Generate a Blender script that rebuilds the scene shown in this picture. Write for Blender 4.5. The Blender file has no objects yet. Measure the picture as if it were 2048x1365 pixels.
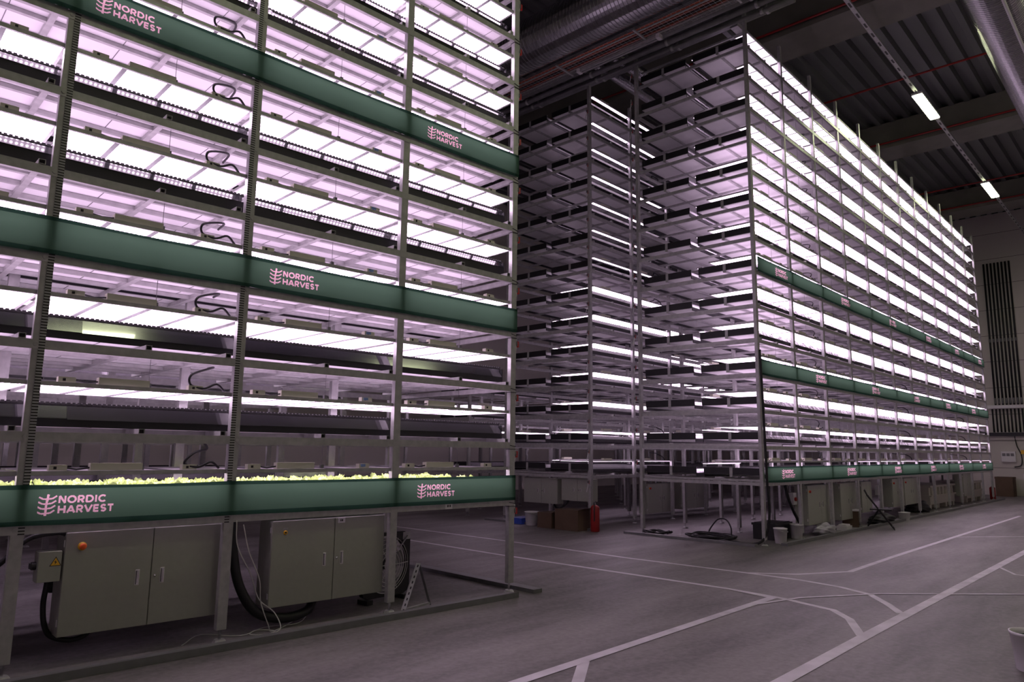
import bpy, bmesh, math, random
from mathutils import Vector, Matrix, Euler
random.seed(7)
S = bpy.context.scene
COL = S.collection

# ------------------------------------------------------------------ camera, world, exposure
FPX, PIT, ROL, H = 1443.13, 0.1507, 0.0119, 1.65
R0 = Vector((1, 0, 0)); FW = Vector((0, math.cos(PIT), math.sin(PIT))); U0 = Vector((0, -math.sin(PIT), math.cos(PIT)))
RT = math.cos(ROL) * R0 + math.sin(ROL) * U0
UP = -math.sin(ROL) * R0 + math.cos(ROL) * U0
cd = bpy.data.cameras.new('camera'); cam = bpy.data.objects.new('camera', cd); COL.objects.link(cam)
cd.sensor_width = 36; cd.lens = FPX / 2048 * 36; cd.clip_start = 0.05; cd.clip_end = 200
m = Matrix((RT, UP, -FW)).transposed().to_4x4(); m.translation = Vector((0, 0, H)); cam.matrix_world = m
S.camera = cam
S.view_settings.view_transform = 'Standard'; S.view_settings.look = 'None'
S.view_settings.gamma = 1; S.view_settings.use_curve_mapping = False
S.view_settings.exposure = 0.0
w = bpy.data.worlds.new('world'); S.world = w; w.use_nodes = True
w.node_tree.nodes['Background'].inputs[0].default_value = (0.02, 0.02, 0.022, 1)
w.node_tree.nodes['Background'].inputs[1].default_value = 0.08

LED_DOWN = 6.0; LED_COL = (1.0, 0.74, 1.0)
ADDED_GLOW_COL = (1.0, 0.70, 1.0)
LAMP_E = 46.0; LAMP_COL = (0.94, 1.0, 0.62)

# ------------------------------------------------------------------ frames of the two rack blocks
FR = {'A': (0.765, 0.0204, 8.8094), 'B': (0.8163, 4.6153, 13.3549)}
def wp(b, u, v, z=0.0):
    t, X, Y = FR[b]; c, s = math.cos(t), math.sin(t)
    return Vector((X + c * u - s * v, Y + s * u + c * v, z))
def th(b): return FR[b][0]

# ------------------------------------------------------------------ materials
MT = {}
def mat(name, col, rough=0.5, metal=0.0, spec=0.5, noise=0.0, nscale=8.0, bump=0.0, coat=0.0):
    m = bpy.data.materials.new(name); m.use_nodes = True; nt = m.node_tree
    b = nt.nodes['Principled BSDF']
    b.inputs['Base Color'].default_value = (*col, 1); b.inputs['Roughness'].default_value = rough
    b.inputs['Metallic'].default_value = metal; b.inputs['Specular IOR Level'].default_value = spec
    b.inputs['Coat Weight'].default_value = coat
    if noise or bump:
        tc = nt.nodes.new('ShaderNodeTexCoord'); n = nt.nodes.new('ShaderNodeTexNoise')
        n.inputs['Scale'].default_value = nscale; n.inputs['Detail'].default_value = 5
        nt.links.new(tc.outputs['Object'], n.inputs['Vector'])
        if noise:
            mr = nt.nodes.new('ShaderNodeMapRange'); mr.inputs[1].default_value = 0.3; mr.inputs[2].default_value = 0.7
            mr.inputs[3].default_value = 1 - noise; mr.inputs[4].default_value = 1 + noise
            vm = nt.nodes.new('ShaderNodeVectorMath'); vm.operation = 'SCALE'; vm.inputs[0].default_value = col
            nt.links.new(n.outputs['Fac'], mr.inputs[0]); nt.links.new(mr.outputs[0], vm.inputs['Scale'])
            nt.links.new(vm.outputs[0], b.inputs['Base Color'])
        if bump:
            bp = nt.nodes.new('ShaderNodeBump'); bp.inputs['Strength'].default_value = bump; bp.inputs['Distance'].default_value = 0.02
            nt.links.new(n.outputs['Fac'], bp.inputs['Height']); nt.links.new(bp.outputs[0], b.inputs['Normal'])
    MT[name] = m; return m
def emis(name, col, s):
    m = bpy.data.materials.new(name); m.use_nodes = True; nt = m.node_tree; nt.nodes.clear()
    e = nt.nodes.new('ShaderNodeEmission'); o = nt.nodes.new('ShaderNodeOutputMaterial')
    e.inputs[0].default_value = (*col, 1); e.inputs[1].default_value = s
    nt.links.new(e.outputs[0], o.inputs[0]); MT[name] = m; return m
mat('galv', (0.43, 0.43, 0.43), 0.40, 0.35, noise=0.14, nscale=14)
mat('galv_dark', (0.20, 0.20, 0.21), 0.5, 0.3, noise=0.1)
mat('white_sheet', (0.80, 0.79, 0.81), 0.5, noise=0.04, nscale=3)
mat('black_film', (0.008, 0.008, 0.010), 0.45, bump=0.3, nscale=6)
mat('gloss_film', (0.025, 0.024, 0.03), 0.12, 0.0, 0.9, coat=1.0)
mat('silver_film', (0.42, 0.40, 0.44), 0.22, 0.7, bump=0.5, nscale=9)
mat('dark_rim', (0.03, 0.028, 0.032), 0.5)
mat('raft', (0.6, 0.6, 0.6), 0.6)
mat('cream_box', (0.62, 0.62, 0.50), 0.5)
mat('cabinet_paint', (0.35, 0.36, 0.31), 0.38, noise=0.03, nscale=20)
mat('black_plastic', (0.012, 0.012, 0.013), 0.4)
mat('rubber', (0.010, 0.010, 0.012), 0.5)
mat('chrome', (0.7, 0.7, 0.72), 0.2, 1.0)
mat('red', (0.45, 0.02, 0.02), 0.4)
mat('orange', (0.9, 0.12, 0.02), 0.35)
mat('yellow', (0.85, 0.48, 0.03), 0.4)
mat('ink', (0.01, 0.01, 0.01), 0.5)
mat('white_plastic', (0.72, 0.71, 0.72), 0.4)
mat('blue_plastic', (0.03, 0.08, 0.45), 0.4)
mat('cardboard', (0.11, 0.07, 0.045), 0.8, noise=0.1, nscale=5)
mat('white_cable', (0.55, 0.55, 0.53), 0.5)
mat('tape', (0.60, 0.56, 0.62), 0.55, noise=0.18, nscale=4)
mat('tank_plastic', (0.50, 0.47, 0.42), 0.5)
mat('copper_red', (0.45, 0.10, 0.05), 0.35, 0.4)
mat('sprinkler_red', (0.30, 0.015, 0.015), 0.4)
mat('concrete_beam', (0.20, 0.195, 0.17), 0.8, noise=0.08, nscale=2)
mat('deck', (0.17, 0.175, 0.18), 0.45, 0.4)
mat('dark_beam', (0.045, 0.045, 0.042), 0.6)
mat('wall_panel', (0.58, 0.55, 0.51), 0.7)
mat('blue_tag', (0.2, 0.32, 0.6), 0.4)
mat('grey_bag', (0.35, 0.34, 0.38), 0.3)

def floor_mat():
    m = bpy.data.materials.new('concrete_floor'); m.use_nodes = True; nt = m.node_tree; b = nt.nodes['Principled BSDF']
    tc = nt.nodes.new('ShaderNodeTexCoord')
    mp = nt.nodes.new('ShaderNodeMapping'); mp.inputs['Rotation'].default_value = (0, 0, -0.8); mp.inputs['Scale'].default_value = (0.35, 1.6, 1)
    n1 = nt.nodes.new('ShaderNodeTexNoise'); n1.inputs['Scale'].default_value = 0.9; n1.inputs['Detail'].default_value = 7; n1.inputs['Roughness'].default_value = 0.65
    n2 = nt.nodes.new('ShaderNodeTexNoise'); n2.inputs['Scale'].default_value = 22; n2.inputs['Detail'].default_value = 6
    nt.links.new(tc.outputs['Object'], mp.inputs[0]); nt.links.new(mp.outputs[0], n1.inputs['Vector']); nt.links.new(tc.outputs['Object'], n2.inputs['Vector'])
    ad = nt.nodes.new('ShaderNodeMath'); ad.operation = 'MULTIPLY_ADD'; ad.inputs[1].default_value = 0.35
    nt.links.new(n2.outputs['Fac'], ad.inputs[0]); nt.links.new(n1.outputs['Fac'], ad.inputs[2])
    cr = nt.nodes.new('ShaderNodeValToRGB')
    cr.color_ramp.elements[0].position = 0.45; cr.color_ramp.elements[0].color = (0.075, 0.07, 0.067, 1)
    cr.color_ramp.elements[1].position = 0.90; cr.color_ramp.elements[1].color = (0.27, 0.245, 0.25, 1)
    nt.links.new(ad.outputs[0], cr.inputs[0]); nt.links.new(cr.outputs[0], b.inputs['Base Color'])
    b.inputs['Roughness'].default_value = 0.55
    bp = nt.nodes.new('ShaderNodeBump'); bp.inputs['Strength'].default_value = 0.15; bp.inputs['Distance'].default_value = 0.01
    nt.links.new(n2.outputs['Fac'], bp.inputs['Height']); nt.links.new(bp.outputs[0], b.inputs['Normal'])
    MT['floor'] = m
floor_mat()

def banner_mat(name='banner', dc=(0.045, 0.120, 0.068, 1), tc=(0.070, 0.132, 0.084, 1)):
    m = bpy.data.materials.new(name + '_cloth'); m.use_nodes = True; nt = m.node_tree; nt.nodes.clear()
    d = nt.nodes.new('ShaderNodeBsdfDiffuse'); t = nt.nodes.new('ShaderNodeBsdfTranslucent'); mx = nt.nodes.new('ShaderNodeMixShader'); o = nt.nodes.new('ShaderNodeOutputMaterial')
    d.inputs[0].default_value = dc; t.inputs[0].default_value = tc; mx.inputs[0].default_value = 0.5
    nt.links.new(d.outputs[0], mx.inputs[1]); nt.links.new(t.outputs[0], mx.inputs[2]); nt.links.new(mx.outputs[0], o.inputs[0])
    MT[name] = m
banner_mat(); banner_mat('logo', (0.85, 0.55, 0.62, 1), (0.85, 0.55, 0.62, 1))
banner_mat('banner_hem', (0.028, 0.07, 0.045, 1), (0.018, 0.045, 0.03, 1))

def dots_mat(name, base, peak):
    m = bpy.data.materials.new(name); m.use_nodes = True; nt = m.node_tree; nt.nodes.clear()
    tc = nt.nodes.new('ShaderNodeTexCoord'); sep = nt.nodes.new('ShaderNodeSeparateXYZ'); nt.links.new(tc.outputs['Object'], sep.inputs[0])
    outs = []
    for ax in (0, 1):
        a = nt.nodes.new('ShaderNodeMath'); a.operation = 'MULTIPLY'; a.inputs[1].default_value = 1 / 0.036
        nt.links.new(sep.outputs[ax], a.inputs[0])
        f = nt.nodes.new('ShaderNodeMath'); f.operation = 'FRACT'; nt.links.new(a.outputs[0], f.inputs[0])
        s = nt.nodes.new('ShaderNodeMath'); s.operation = 'SUBTRACT'; s.inputs[1].default_value = 0.5; nt.links.new(f.outputs[0], s.inputs[0])
        p = nt.nodes.new('ShaderNodeMath'); p.operation = 'MULTIPLY'; nt.links.new(s.outputs[0], p.inputs[0]); nt.links.new(s.outputs[0], p.inputs[1])
        outs.append(p)
    ad = nt.nodes.new('ShaderNodeMath'); ad.operation = 'ADD'; nt.links.new(outs[0].outputs[0], ad.inputs[0]); nt.links.new(outs[1].outputs[0], ad.inputs[1])
    mr = nt.nodes.new('ShaderNodeMapRange'); mr.inputs[1].default_value = 0.02; mr.inputs[2].default_value = 0.12; mr.inputs[3].default_value = peak; mr.inputs[4].default_value = base
    nt.links.new(ad.outputs[0], mr.inputs[0])
    e = nt.nodes.new('ShaderNodeEmission'); e.inputs[0].default_value = (*LED_COL, 1); o = nt.nodes.new('ShaderNodeOutputMaterial')
    nt.links.new(mr.outputs[0], e.inputs[1]); nt.links.new(e.outputs[0], o.inputs[0]); MT[name] = m
dots_mat('led_dots', LED_DOWN * 0.45, LED_DOWN * 3.2)
emis('led_plain', LED_COL, LED_DOWN)
emis('added_glow_strong', ADDED_GLOW_COL, 1.9)  # glow added on the panel tops to brighten the tray undersides above
emis('added_glow_mid', ADDED_GLOW_COL, 0.36)
emis('added_glow_weak', ADDED_GLOW_COL, 0.20)
emis('lamp_glow', LAMP_COL, LAMP_E)

def slots_mat():
    m = bpy.data.materials.new('slotted_steel'); m.use_nodes = True; nt = m.node_tree; b = nt.nodes['Principled BSDF']
    tc = nt.nodes.new('ShaderNodeTexCoord'); sep = nt.nodes.new('ShaderNodeSeparateXYZ'); nt.links.new(tc.outputs['Object'], sep.inputs[0])
    a = nt.nodes.new('ShaderNodeMath'); a.operation = 'MULTIPLY'; a.inputs[1].default_value = 1 / 0.022; nt.links.new(sep.outputs[2], a.inputs[0])
    f = nt.nodes.new('ShaderNodeMath'); f.operation = 'FRACT'; nt.links.new(a.outputs[0], f.inputs[0])
    g = nt.nodes.new('ShaderNodeMath'); g.operation = 'GREATER_THAN'; g.inputs[1].default_value = 0.55; nt.links.new(f.outputs[0], g.inputs[0])
    mx = nt.nodes.new('ShaderNodeMix'); mx.data_type = 'RGBA'; mx.inputs[6].default_value = (0.42, 0.42, 0.43, 1); mx.inputs[7].default_value = (0.015, 0.015, 0.015, 1)
    nt.links.new(g.outputs[0], mx.inputs[0]); nt.links.new(mx.outputs[2], b.inputs['Base Color']); b.inputs['Roughness'].default_value = 0.5; MT['slots'] = m
slots_mat()

def spiral_mat():
    # galvanised spiral duct: shiny metal with raised seams
    m = bpy.data.materials.new('spiral_duct_steel'); m.use_nodes = True; nt = m.node_tree; b = nt.nodes['Principled BSDF']
    b.inputs['Base Color'].default_value = (0.55, 0.55, 0.57, 1); b.inputs['Metallic'].default_value = 1; b.inputs['Roughness'].default_value = 0.2
    MT['spiral'] = m
spiral_mat()

# ------------------------------------------------------------------ mesh builder
class MB:
    def __init__(s): s.v = []; s.f = []; s.m = []; s.names = []
    def mi(s, n):
        if n not in s.names: s.names.append(n)
        return s.names.index(n)
    def face(s, pts, m):
        i = len(s.v); s.v += [tuple(p) for p in pts]; s.f.append(list(range(i, i + len(pts)))); s.m.append(s.mi(m))
    def box(s, x0, x1, y0, y1, z0, z1, m, top=None, bot=None):
        i = len(s.v)
        s.v += [(x0, y0, z0), (x1, y0, z0), (x1, y1, z0), (x0, y1, z0), (x0, y0, z1), (x1, y0, z1), (x1, y1, z1), (x0, y1, z1)]
        for k, q in enumerate([(0, 3, 2, 1), (4, 5, 6, 7), (0, 1, 5, 4), (1, 2, 6, 5), (2, 3, 7, 6), (3, 0, 4, 7)]):
            s.f.append([i + a for a in q]); s.m.append(s.mi((bot or m) if k == 0 else (top or m) if k == 1 else m))
        return s
    def bar(s, p, q, w, h, m):   # rectangular bar between two points
        p, q = Vector(p), Vector(q); d = (q - p).normalized()
        a = Vector((0, 0, 1)) if abs(d.z) < 0.9 else Vector((1, 0, 0))
        x = d.cross(a).normalized() * w / 2; y = d.cross(x).normalized() * h / 2
        i = len(s.v)
        for c in (p, q):
            for sx, sy in ((-1, -1), (1, -1), (1, 1), (-1, 1)): s.v.append(tuple(c + x * sx + y * sy))
        for qf in [(0, 1, 2, 3), (4, 7, 6, 5), (0, 4, 5, 1), (1, 5, 6, 2), (2, 6, 7, 3), (3, 7, 4, 0)]:
            s.f.append([i + a for a in qf]); s.m.append(s.mi(m))
        return s
    def tube(s, pts, r, m, n=8, cap=True):
        pts = [Vector(p) for p in pts]; rings = []
        x = None
        for k, p in enumerate(pts):
            d = (pts[min(k + 1, len(pts) - 1)] - pts[max(k - 1, 0)]).normalized()
            if x is None:
                a = Vector((0, 0, 1)) if abs(d.z) < 0.9 else Vector((1, 0, 0)); x = d.cross(a).normalized()
            else: x = (x - d * x.dot(d)).normalized()
            y = d.cross(x); rr = r[k] if isinstance(r, (list, tuple)) else r
            i = len(s.v); rings.append(i)
            for j in range(n): s.v.append(tuple(p + (x * math.cos(2 * math.pi * j / n) + y * math.sin(2 * math.pi * j / n)) * rr))
        mi = s.mi(m)
        for a, b in zip(rings, rings[1:]):
            for j in range(n): s.f.append([a + j, a + (j + 1) % n, b + (j + 1) % n, b + j]); s.m.append(mi)
        if cap: s.f.append([rings[0] + j for j in range(n)][::-1]); s.m.append(mi); s.f.append([rings[-1] + j for j in range(n)]); s.m.append(mi)
        return s
    def build(s, name, parent=None, smooth=False):
        me = bpy.data.meshes.new(name); me.from_pydata(s.v, [], s.f)
        for n in s.names: me.materials.append(MT[n])
        me.polygons.foreach_set('material_index', s.m)
        if smooth: me.polygons.foreach_set('use_smooth', [True] * len(s.f))
        me.update()
        o = bpy.data.objects.new(name, me); COL.objects.link(o)
        if parent: o.parent = parent
        return o
def spline(pts, n=6):
    P = [Vector(p) for p in pts]; P = [2 * P[0] - P[1]] + P + [2 * P[-1] - P[-2]]; out = []
    for i in range(1, len(P) - 2):
        for k in range(n):
            t = k / n; a, b, c, d = P[i - 1:i + 3]
            out.append(0.5 * ((2 * b) + (c - a) * t + (2 * a - 5 * b + 4 * c - d) * t * t + (3 * b - a - 3 * c + d) * t ** 3))
    out.append(P[-2]); return out
def props(o, label=None, cat=None, group=None, kind=None):
    if label: o['label'] = label
    if cat: o['category'] = cat
    if group: o['group'] = group
    if kind: o['kind'] = kind
    return o
def at(o, b, u, v, z=0.0, rot=0.0):
    o.location = wp(b, u, v, z); o.rotation_euler = (0, 0, th(b) + rot); return o
def thing(name, label, cat, b, u, v, z=0.0, rot=0.0, group=None):
    o = bpy.data.objects.new(name, None); COL.objects.link(o); o.empty_display_size = 0.1
    return at(props(o, label, cat, group), b, u, v, z, rot)
def copy_tree(o, parent=None):
    c = o.copy(); COL.objects.link(c)
    if parent: c.parent = parent
    for ch in list(o.children): copy_tree(ch, c)
    return c
def clone_part(src, parent, loc):
    c = src.copy(); COL.objects.link(c); c.parent = parent; c.location = loc; return c
ORD = ['lowest', 'second', 'third', 'fourth', 'fifth', 'sixth', 'seventh', 'eighth', 'ninth', 'tenth', 'eleventh', 'twelfth', 'thirteenth', 'fourteenth']
NTH = ['first', 'second', 'third', 'fourth', 'fifth', 'sixth', 'seventh', 'eighth', 'ninth', 'tenth', 'eleventh', 'twelfth']

# ------------------------------------------------------------------ the setting
CEIL = 12.4
def strip(name, b, u0, u1, v0, v1, z0, z1, m, kind='structure'):
    q = MB(); q.box(0, u1 - u0, 0, v1 - v0, 0, z1 - z0, m); o = q.build(name); at(o, b, u0, v0, z0); props(o, kind=kind); return o
UL, UR, VF, VB = -24.0, 24.5, -11.0, 15.5
strip('floor', 'B', UL, UR, VF, VB, -0.2, 0.0, 'floor')
def wall_with_joints(name, u0, u1, v0, v1):
    q = MB(); q.box(0, u1 - u0, 0, v1 - v0, 0, CEIL, 'wall_panel')
    if name == 'wall_right':
        for k in range(1, 11): q.box(-0.004, 0.0, 0, v1 - v0, k * 1.15, k * 1.15 + 0.015, 'dark_beam')
    o = q.build(name); at(o, 'B', u0, v0, 0); props(o, kind='structure')
wall_with_joints('wall_right', UR, UR + 0.2, VF, VB)
wall_with_joints('wall_left', UL - 0.2, UL, VF, VB)
wall_with_joints('wall_back', UL, UR, VB, VB + 0.2)
wall_with_joints('wall_front', UL, UR, VF - 0.2, VF)
# corrugated roof deck: ribs run along u
q = MB(); per = 0.42; v = VF; prof = []
while v < VB:
    prof += [(v, 0.0), (v + 0.15, 0.0), (v + 0.20, 0.15), (v + 0.37, 0.15)]; v += per
for (a, za), (c, zc) in zip(prof, prof[1:]):
    q.face([(0, c - VF, zc), (0, a - VF, za), (UR - UL, a - VF, za), (UR - UL, c - VF, zc)], 'deck')
q.box(0, UR - UL, 0, VB - VF, 0.16, 0.3, 'deck')
o = q.build('ceiling'); at(o, 'B', UL, VF, CEIL); props(o, kind='structure')
n = 1
for k, u in enumerate([-22.3, -13.8, -5.3, 3.2, 11.7, 20.2]):
    q = MB(); q.box(0, 0.95, 0, VB - VF, 0.08, 0.9, 'concrete_beam'); q.box(-0.12, 1.07, 0, VB - VF, 0, 0.12, 'concrete_beam')
    o = q.build('trim_%d' % (k + 1)); at(o, 'B', u, VF, 11.52); props(o, kind='structure')

# ------------------------------------------------------------------ hall lamps on their carrier rail
RV = -1.32
q = MB(); L = UR - UL - 1
q.box(0, L, -0.045, 0.045, 0, 0.05, 'galv')
for i in range(int(L / 0.5)): q.box(i * 0.5 + 0.1, i * 0.5 + 0.3, -0.02, 0.02, -0.002, 0.0, 'dark_beam')
o = q.build('lamp_carrier_rail'); at(o, 'B', UL + 0.5, RV, 11.08); props(o, 'long perforated grey carrier rail under the ceiling holding the hall lamps', 'rail')
def hall_lamp(u, v, label):
    t = thing('ceiling_lamp', label, 'lamp', 'B', u, v, 11.0, group='hall lamps in the aisle')
    q = MB(); q.box(0, 1.86, -0.13, 0.13, 0.02, 0.078, 'white_plastic'); q.build('housing', t)
    q = MB(); q.box(0.02, 1.84, -0.11, 0.11, 0, 0.019, 'lamp_glow'); q.build('diffuser', t)
hall_lamp(7.25, RV, 'glowing yellow-white ceiling lamp on the carrier rail, the nearer and larger of the two')
hall_lamp(15.7, RV, 'glowing yellow-white ceiling lamp on the carrier rail, the farther and smaller of the two')
hall_lamp(-1.2, -8.2, 'added ceiling fill lamp of an unseen outer row, the nearer one to the cross aisle')  # outer row is added out of view as fill for the rack fronts
hall_lamp(-9.6, RV, 'ceiling lamp on the carrier rail in front of the left rack')
hall_lamp(-9.6, -8.2, 'added ceiling fill lamp of an unseen outer row above the viewer')
hall_lamp(7.25, -8.2, 'added ceiling fill lamp of an unseen outer row abreast of the right rack')

# ------------------------------------------------------------------ spiral ducts, cable trays and pipes under the ceiling
def spiral(name, label, b, p, axis, length, r, pitch, rr=0.018):
    # corrugated galvanised duct, seam ribs as real relief
    q = MB(); n = 40; rings = []; k = 0; x = 0.0; pts = []
    while x < length:
        pts += [(x, r), (x + pitch * 0.42, r), (x + pitch * 0.5, r + rr), (x + pitch * 0.75, r + rr), (x + pitch * 0.85, r)]; x += pitch
    base = 0
    for (x, rad) in pts:
        for j in range(n):
            a = 2 * math.pi * j / n
            q.v.append((x, math.cos(a) * rad, math.sin(a) * rad) if axis == 'u' else (math.cos(a) * rad, x, math.sin(a) * rad))
    for i in range(len(pts) - 1):
        for j in range(n):
            q.f.append([i * n + j, i * n + (j + 1) % n, (i + 1) * n + (j + 1) % n, (i + 1) * n + j]); q.m.append(q.mi('spiral'))
    o = q.build(name, smooth=False); at(o, b, *p); props(o, label, 'duct'); return o
spiral('ventilation_duct', 'large silvery spiral duct crossing the cross aisle just right of the left rack', 'B', (-2.05, -0.6, 10.4), 'v', 14, 0.5, 0.085)
spiral('ventilation_duct', 'large silvery spiral duct running away at the top right corner', 'B', (-3.0, -3.91, 10.0), 'u', 26, 0.5, 0.075)
spiral('ventilation_duct', 'small spiral duct above the gap between the two right racks, left one of the pair', 'B', (-0.6, 3.55, 10.6), 'u', 10, 0.14, 0.05, 0.006)
spiral('ventilation_duct', 'small spiral duct above the gap between the two right racks, right one of the pair', 'B', (-0.6, 3.05, 10.6), 'u', 10, 0.14, 0.05, 0.006)
q = MB(); q.tube([(-3, 0, 0), (24, 0, 0)], 0.028, 'white_plastic')
o = q.build('service_pipe', smooth=True); at(o, 'B', 0, -4.12, 9.32); props(o, 'thin pale pipe hanging just under the top right spiral duct', 'pipe')
# wire mesh tray across the aisle
t = thing('cable_tray', 'wire mesh cable tray with copper coloured pipes crossing beside the big duct', 'cable tray', 'B', -1.55, -0.8, 10.0)
q = MB()
for i in range(7): q.bar((i * 0.085, 0, 0), (i * 0.085, 13, 0), 0.006, 0.006, 'galv')
for s in (0, 0.51):
    for zz in (0.03, 0.06): q.bar((s, 0, zz), (s, 13, zz), 0.006, 0.006, 'galv')
for i in range(131): q.bar((0, i * 0.1, 0), (0.51, i * 0.1, 0), 0.005, 0.005, 'galv')
for i in range(7): q.box(-0.05, 0.56, i * 2 + 0.4, i * 2 + 0.44, -0.03, -0.004, 'galv')
q.build('wire_mesh', t)
for i, (x, m) in enumerate(((0.06, 'copper_red'), (0.13, 'galv'), (0.2, 'copper_red'), (0.29, 'rubber'), (0.37, 'copper_red'), (0.45, 'galv'))):
    q = MB(); q.tube([(x, 0.1, 0.03), (x, 12.9, 0.03)], 0.022, m); q.build('pipe', t, True)
q = MB()
for s in (0, 0.07): q.bar((s, 0, 0), (s, 2.1, 0), 0.03, 0.06, 'galv')
q.box(-0.03, 0.1, 0, 0.08, -0.04, 0.05, 'white_plastic'); q.box(-0.03, 0.1, 2.02, 2.1, -0.04, 0.05, 'white_plastic')
o = q.build('unlit_batten'); at(o, 'B', -1.12, 1.3, 9.95); props(o, 'unlit double batten hanging below the mesh cable tray', 'batten')
for i, (u, z, r) in enumerate(((-0.85, 10.35, 0.09), (-0.55, 10.35, 0.09), (-0.28, 10.3, 0.06), (-0.08, 10.25, 0.04), (0.22, 10.45, 0.09))):
    q = MB(); q.tube([(0, 0, 0), (0, 14, 0)], r, 'galv_dark', 12)
    for j in range(7): q.tube([(0, j * 2 + 0.5, 0), (0, j * 2 + 0.56, 0)], r + 0.012, 'galv', 12)
    o = q.build('service_pipe', smooth=True); at(o, 'B', u, -0.9, z)
    props(o, '%s of five dark pipes crossing above the rack ends, counted from the aisle' % NTH[i], 'pipe', 'dark pipes over the right rack ends')
for i, (u, z) in enumerate(((3.0, 11.66), (8.24, 12.05), (11.5, 11.66), (18.6, 12.05), (20.0, 11.66))):
    q = MB(); q.tube([(0, 0, 0), (0, 18, 0)], 0.03, 'sprinkler_red')
    o = q.build('sprinkler_pipe', smooth=True); at(o, 'B', u, -9, z)
    props(o, '%s dark red sprinkler pipe under the roof counted from the near end' % NTH[i], 'pipe', 'red sprinkler pipes')
# service duct along the top front edge of the right rack
q = MB(); q.bar((0, 0, 0), (20.5, 0, 0), 0.16, 0.10, 'galv'); q.bar((0, 0.3, 0.1), (20.5, 0.3, 0.1), 0.1, 0.1, 'galv_dark')
for i in range(12): q.bar((i * 1.69 + 0.3, -0.1, -0.07), (i * 1.69 + 0.3, 2.4, -0.07), 0.04, 0.04, 'galv')
o = q.build('top_trunking'); at(o, 'B', 0.1, 0.3, 10.33); props(o, 'grey steel trunking running along the very top of the near right rack', 'trunking')

# ------------------------------------------------------------------ racks
Z0, P = 1.0944, 0.6611
ZA = [-0.0563, -0.0437, -0.0187, -0.0081, 0.0135, 0.0169, 0.0177, 0.0169, -0.0105, -0.0414, -0.05, -0.05]
LA = [Z0 + P * k + ZA[k] for k in range(12)]
LB = [Z0 + P * k for k in range(14)]
UA = [0, -1.688, -3.416, -4.962, -6.65, -8.34]
UB = [1.6932 * i for i in range(13)]
DEP = 2.63

def post_mesh(h, slot=0):
    q = MB(); q.box(-0.042, 0.042, 0, 0.06, 0.11, h, 'galv')
    return q
def build_rack(b, name, label, us, v0, levels, top, slots={}, detail=True, nend=1):
    t = thing('grow_rack', label, 'rack', b, 0, v0)
    ulo, uhi = min(us), max(us)
    pm = post_mesh(top).build('upright_post', t); first = True
    ft = MB(); ft.tube([(0, 0.03, 0.008), (0, 0.03, 0.03)], [0.06, 0.045], 'galv', 12); ft.tube([(0, 0.03, 0.02), (0, 0.03, 0.12)], 0.014, 'chrome', 8)
    ft.box(-0.036, 0.036, 0.004, 0.056, 0.11, 0.16, 'galv')
    fm = ft.build('levelling_foot', pm)
    for i, u in enumerate(us):
        for vv in (0.0, DEP - 0.06, 1.30):
            if vv == 1.30 and abs(u - (us[0])) < 0.01: continue
            if first: p = pm; p.location = (u, vv, 0); first = False
            else:
                p = pm.copy(); COL.objects.link(p); p.parent = t; p.location = (u, vv, 0)
                f = fm.copy(); COL.objects.link(f); f.parent = p
            if vv == 0.0 and i in slots:
                s = MB(); sx = slots[i]
                s.box(-0.021, 0.021, -0.006, -0.001, 1.0, top, 'slots'); so = s.build('slotted_strip', p); so.location = (sx, 0, 0)
                for z in levels:
                    if z < 7: bb = MB(); bb.tube([(-sx, -0.012, z), (-sx, -0.001, z)], 0.016, 'galv', 10); bb.build('bolt', p)
    # long rails, front and rear, per level
    q = MB(); q.box(ulo - 0.03, uhi + 0.03, -0.005, 0.035, -0.035, 0.035, 'galv'); rm = q.build('long_rail', t); rm.location = (0, 0, levels[0])
    for z in levels[1:]: clone_part(rm, t, (0, 0, z))
    for z in levels: clone_part(rm, t, (0, DEP - 0.05, z))
    # end rails at the aisle end
    q = MB(); q.box(-0.02, 0.02, 0.04, DEP - 0.06, -0.03, 0.03, 'galv'); em = q.build('end_rail', t); em.location = (0, 0, levels[0])
    for z in levels[1:]: clone_part(em, t, (0, 0, z))
    # cross beams under the trays
    pos = []
    for z in levels:
        for i in range(len(us) - 1):
            a, c = us[i], us[i + 1]; d = 1 if c > a else -1
            pos += [(a + d * 0.11, z), ((a + c) / 2, z)]
    q = MB(); w_ = 0.024
    q.box(-w_, w_, -0.012, DEP, 0.037, 0.041, 'galv'); q.box(-w_, w_, -0.012, DEP, 0.072, 0.076, 'galv')
    q.box(-w_, -w_ + 0.005, -0.012, DEP, 0.041, 0.072, 'galv'); q.box(w_ - 0.005, w_, -0.012, DEP, 0.041, 0.072, 'galv')
    q.box(-w_ + 0.005, w_ - 0.005, 0.02, 0.03, 0.041, 0.072, 'black_plastic')  # black plate inside the open tube end stands in for its shaded hollow
    pos.sort(key=lambda s: (wp(b, s[0], v0, s[1]) - Vector((0, 0, H))).length)
    cm = None
    for (u, z) in pos[:100]:
        if cm is None: cm = q.build('cross_beam', t); cm.location = (u, 0, z)
        else: clone_part(cm, t, (u, 0, z))
    if len(pos) > 100:
        q = MB()
        for (u, z) in pos[100:]: q.box(u - w_, u + w_, -0.012, DEP, z + 0.037, z + 0.076, 'galv')
        o = q.build('cross_beam', t); o['kind'] = 'stuff'
    return t
rackA = build_rack('A', 'A', 'galvanized left grow rack nearest the viewer, over the two large control cabinets', UA, 0, LA, 10.7, slots={2: -0.021, 3: 0.021})
rackB = build_rack('B', 'B', 'tall galvanized grow rack on the right whose long front carries three green banners', UB, 0, LB, 10.45)
rackC = build_rack('B', 'C', 'galvanized middle grow rack behind the right rack, fire extinguisher at its corner', UB, 3.89, LB, 10.3)
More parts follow.
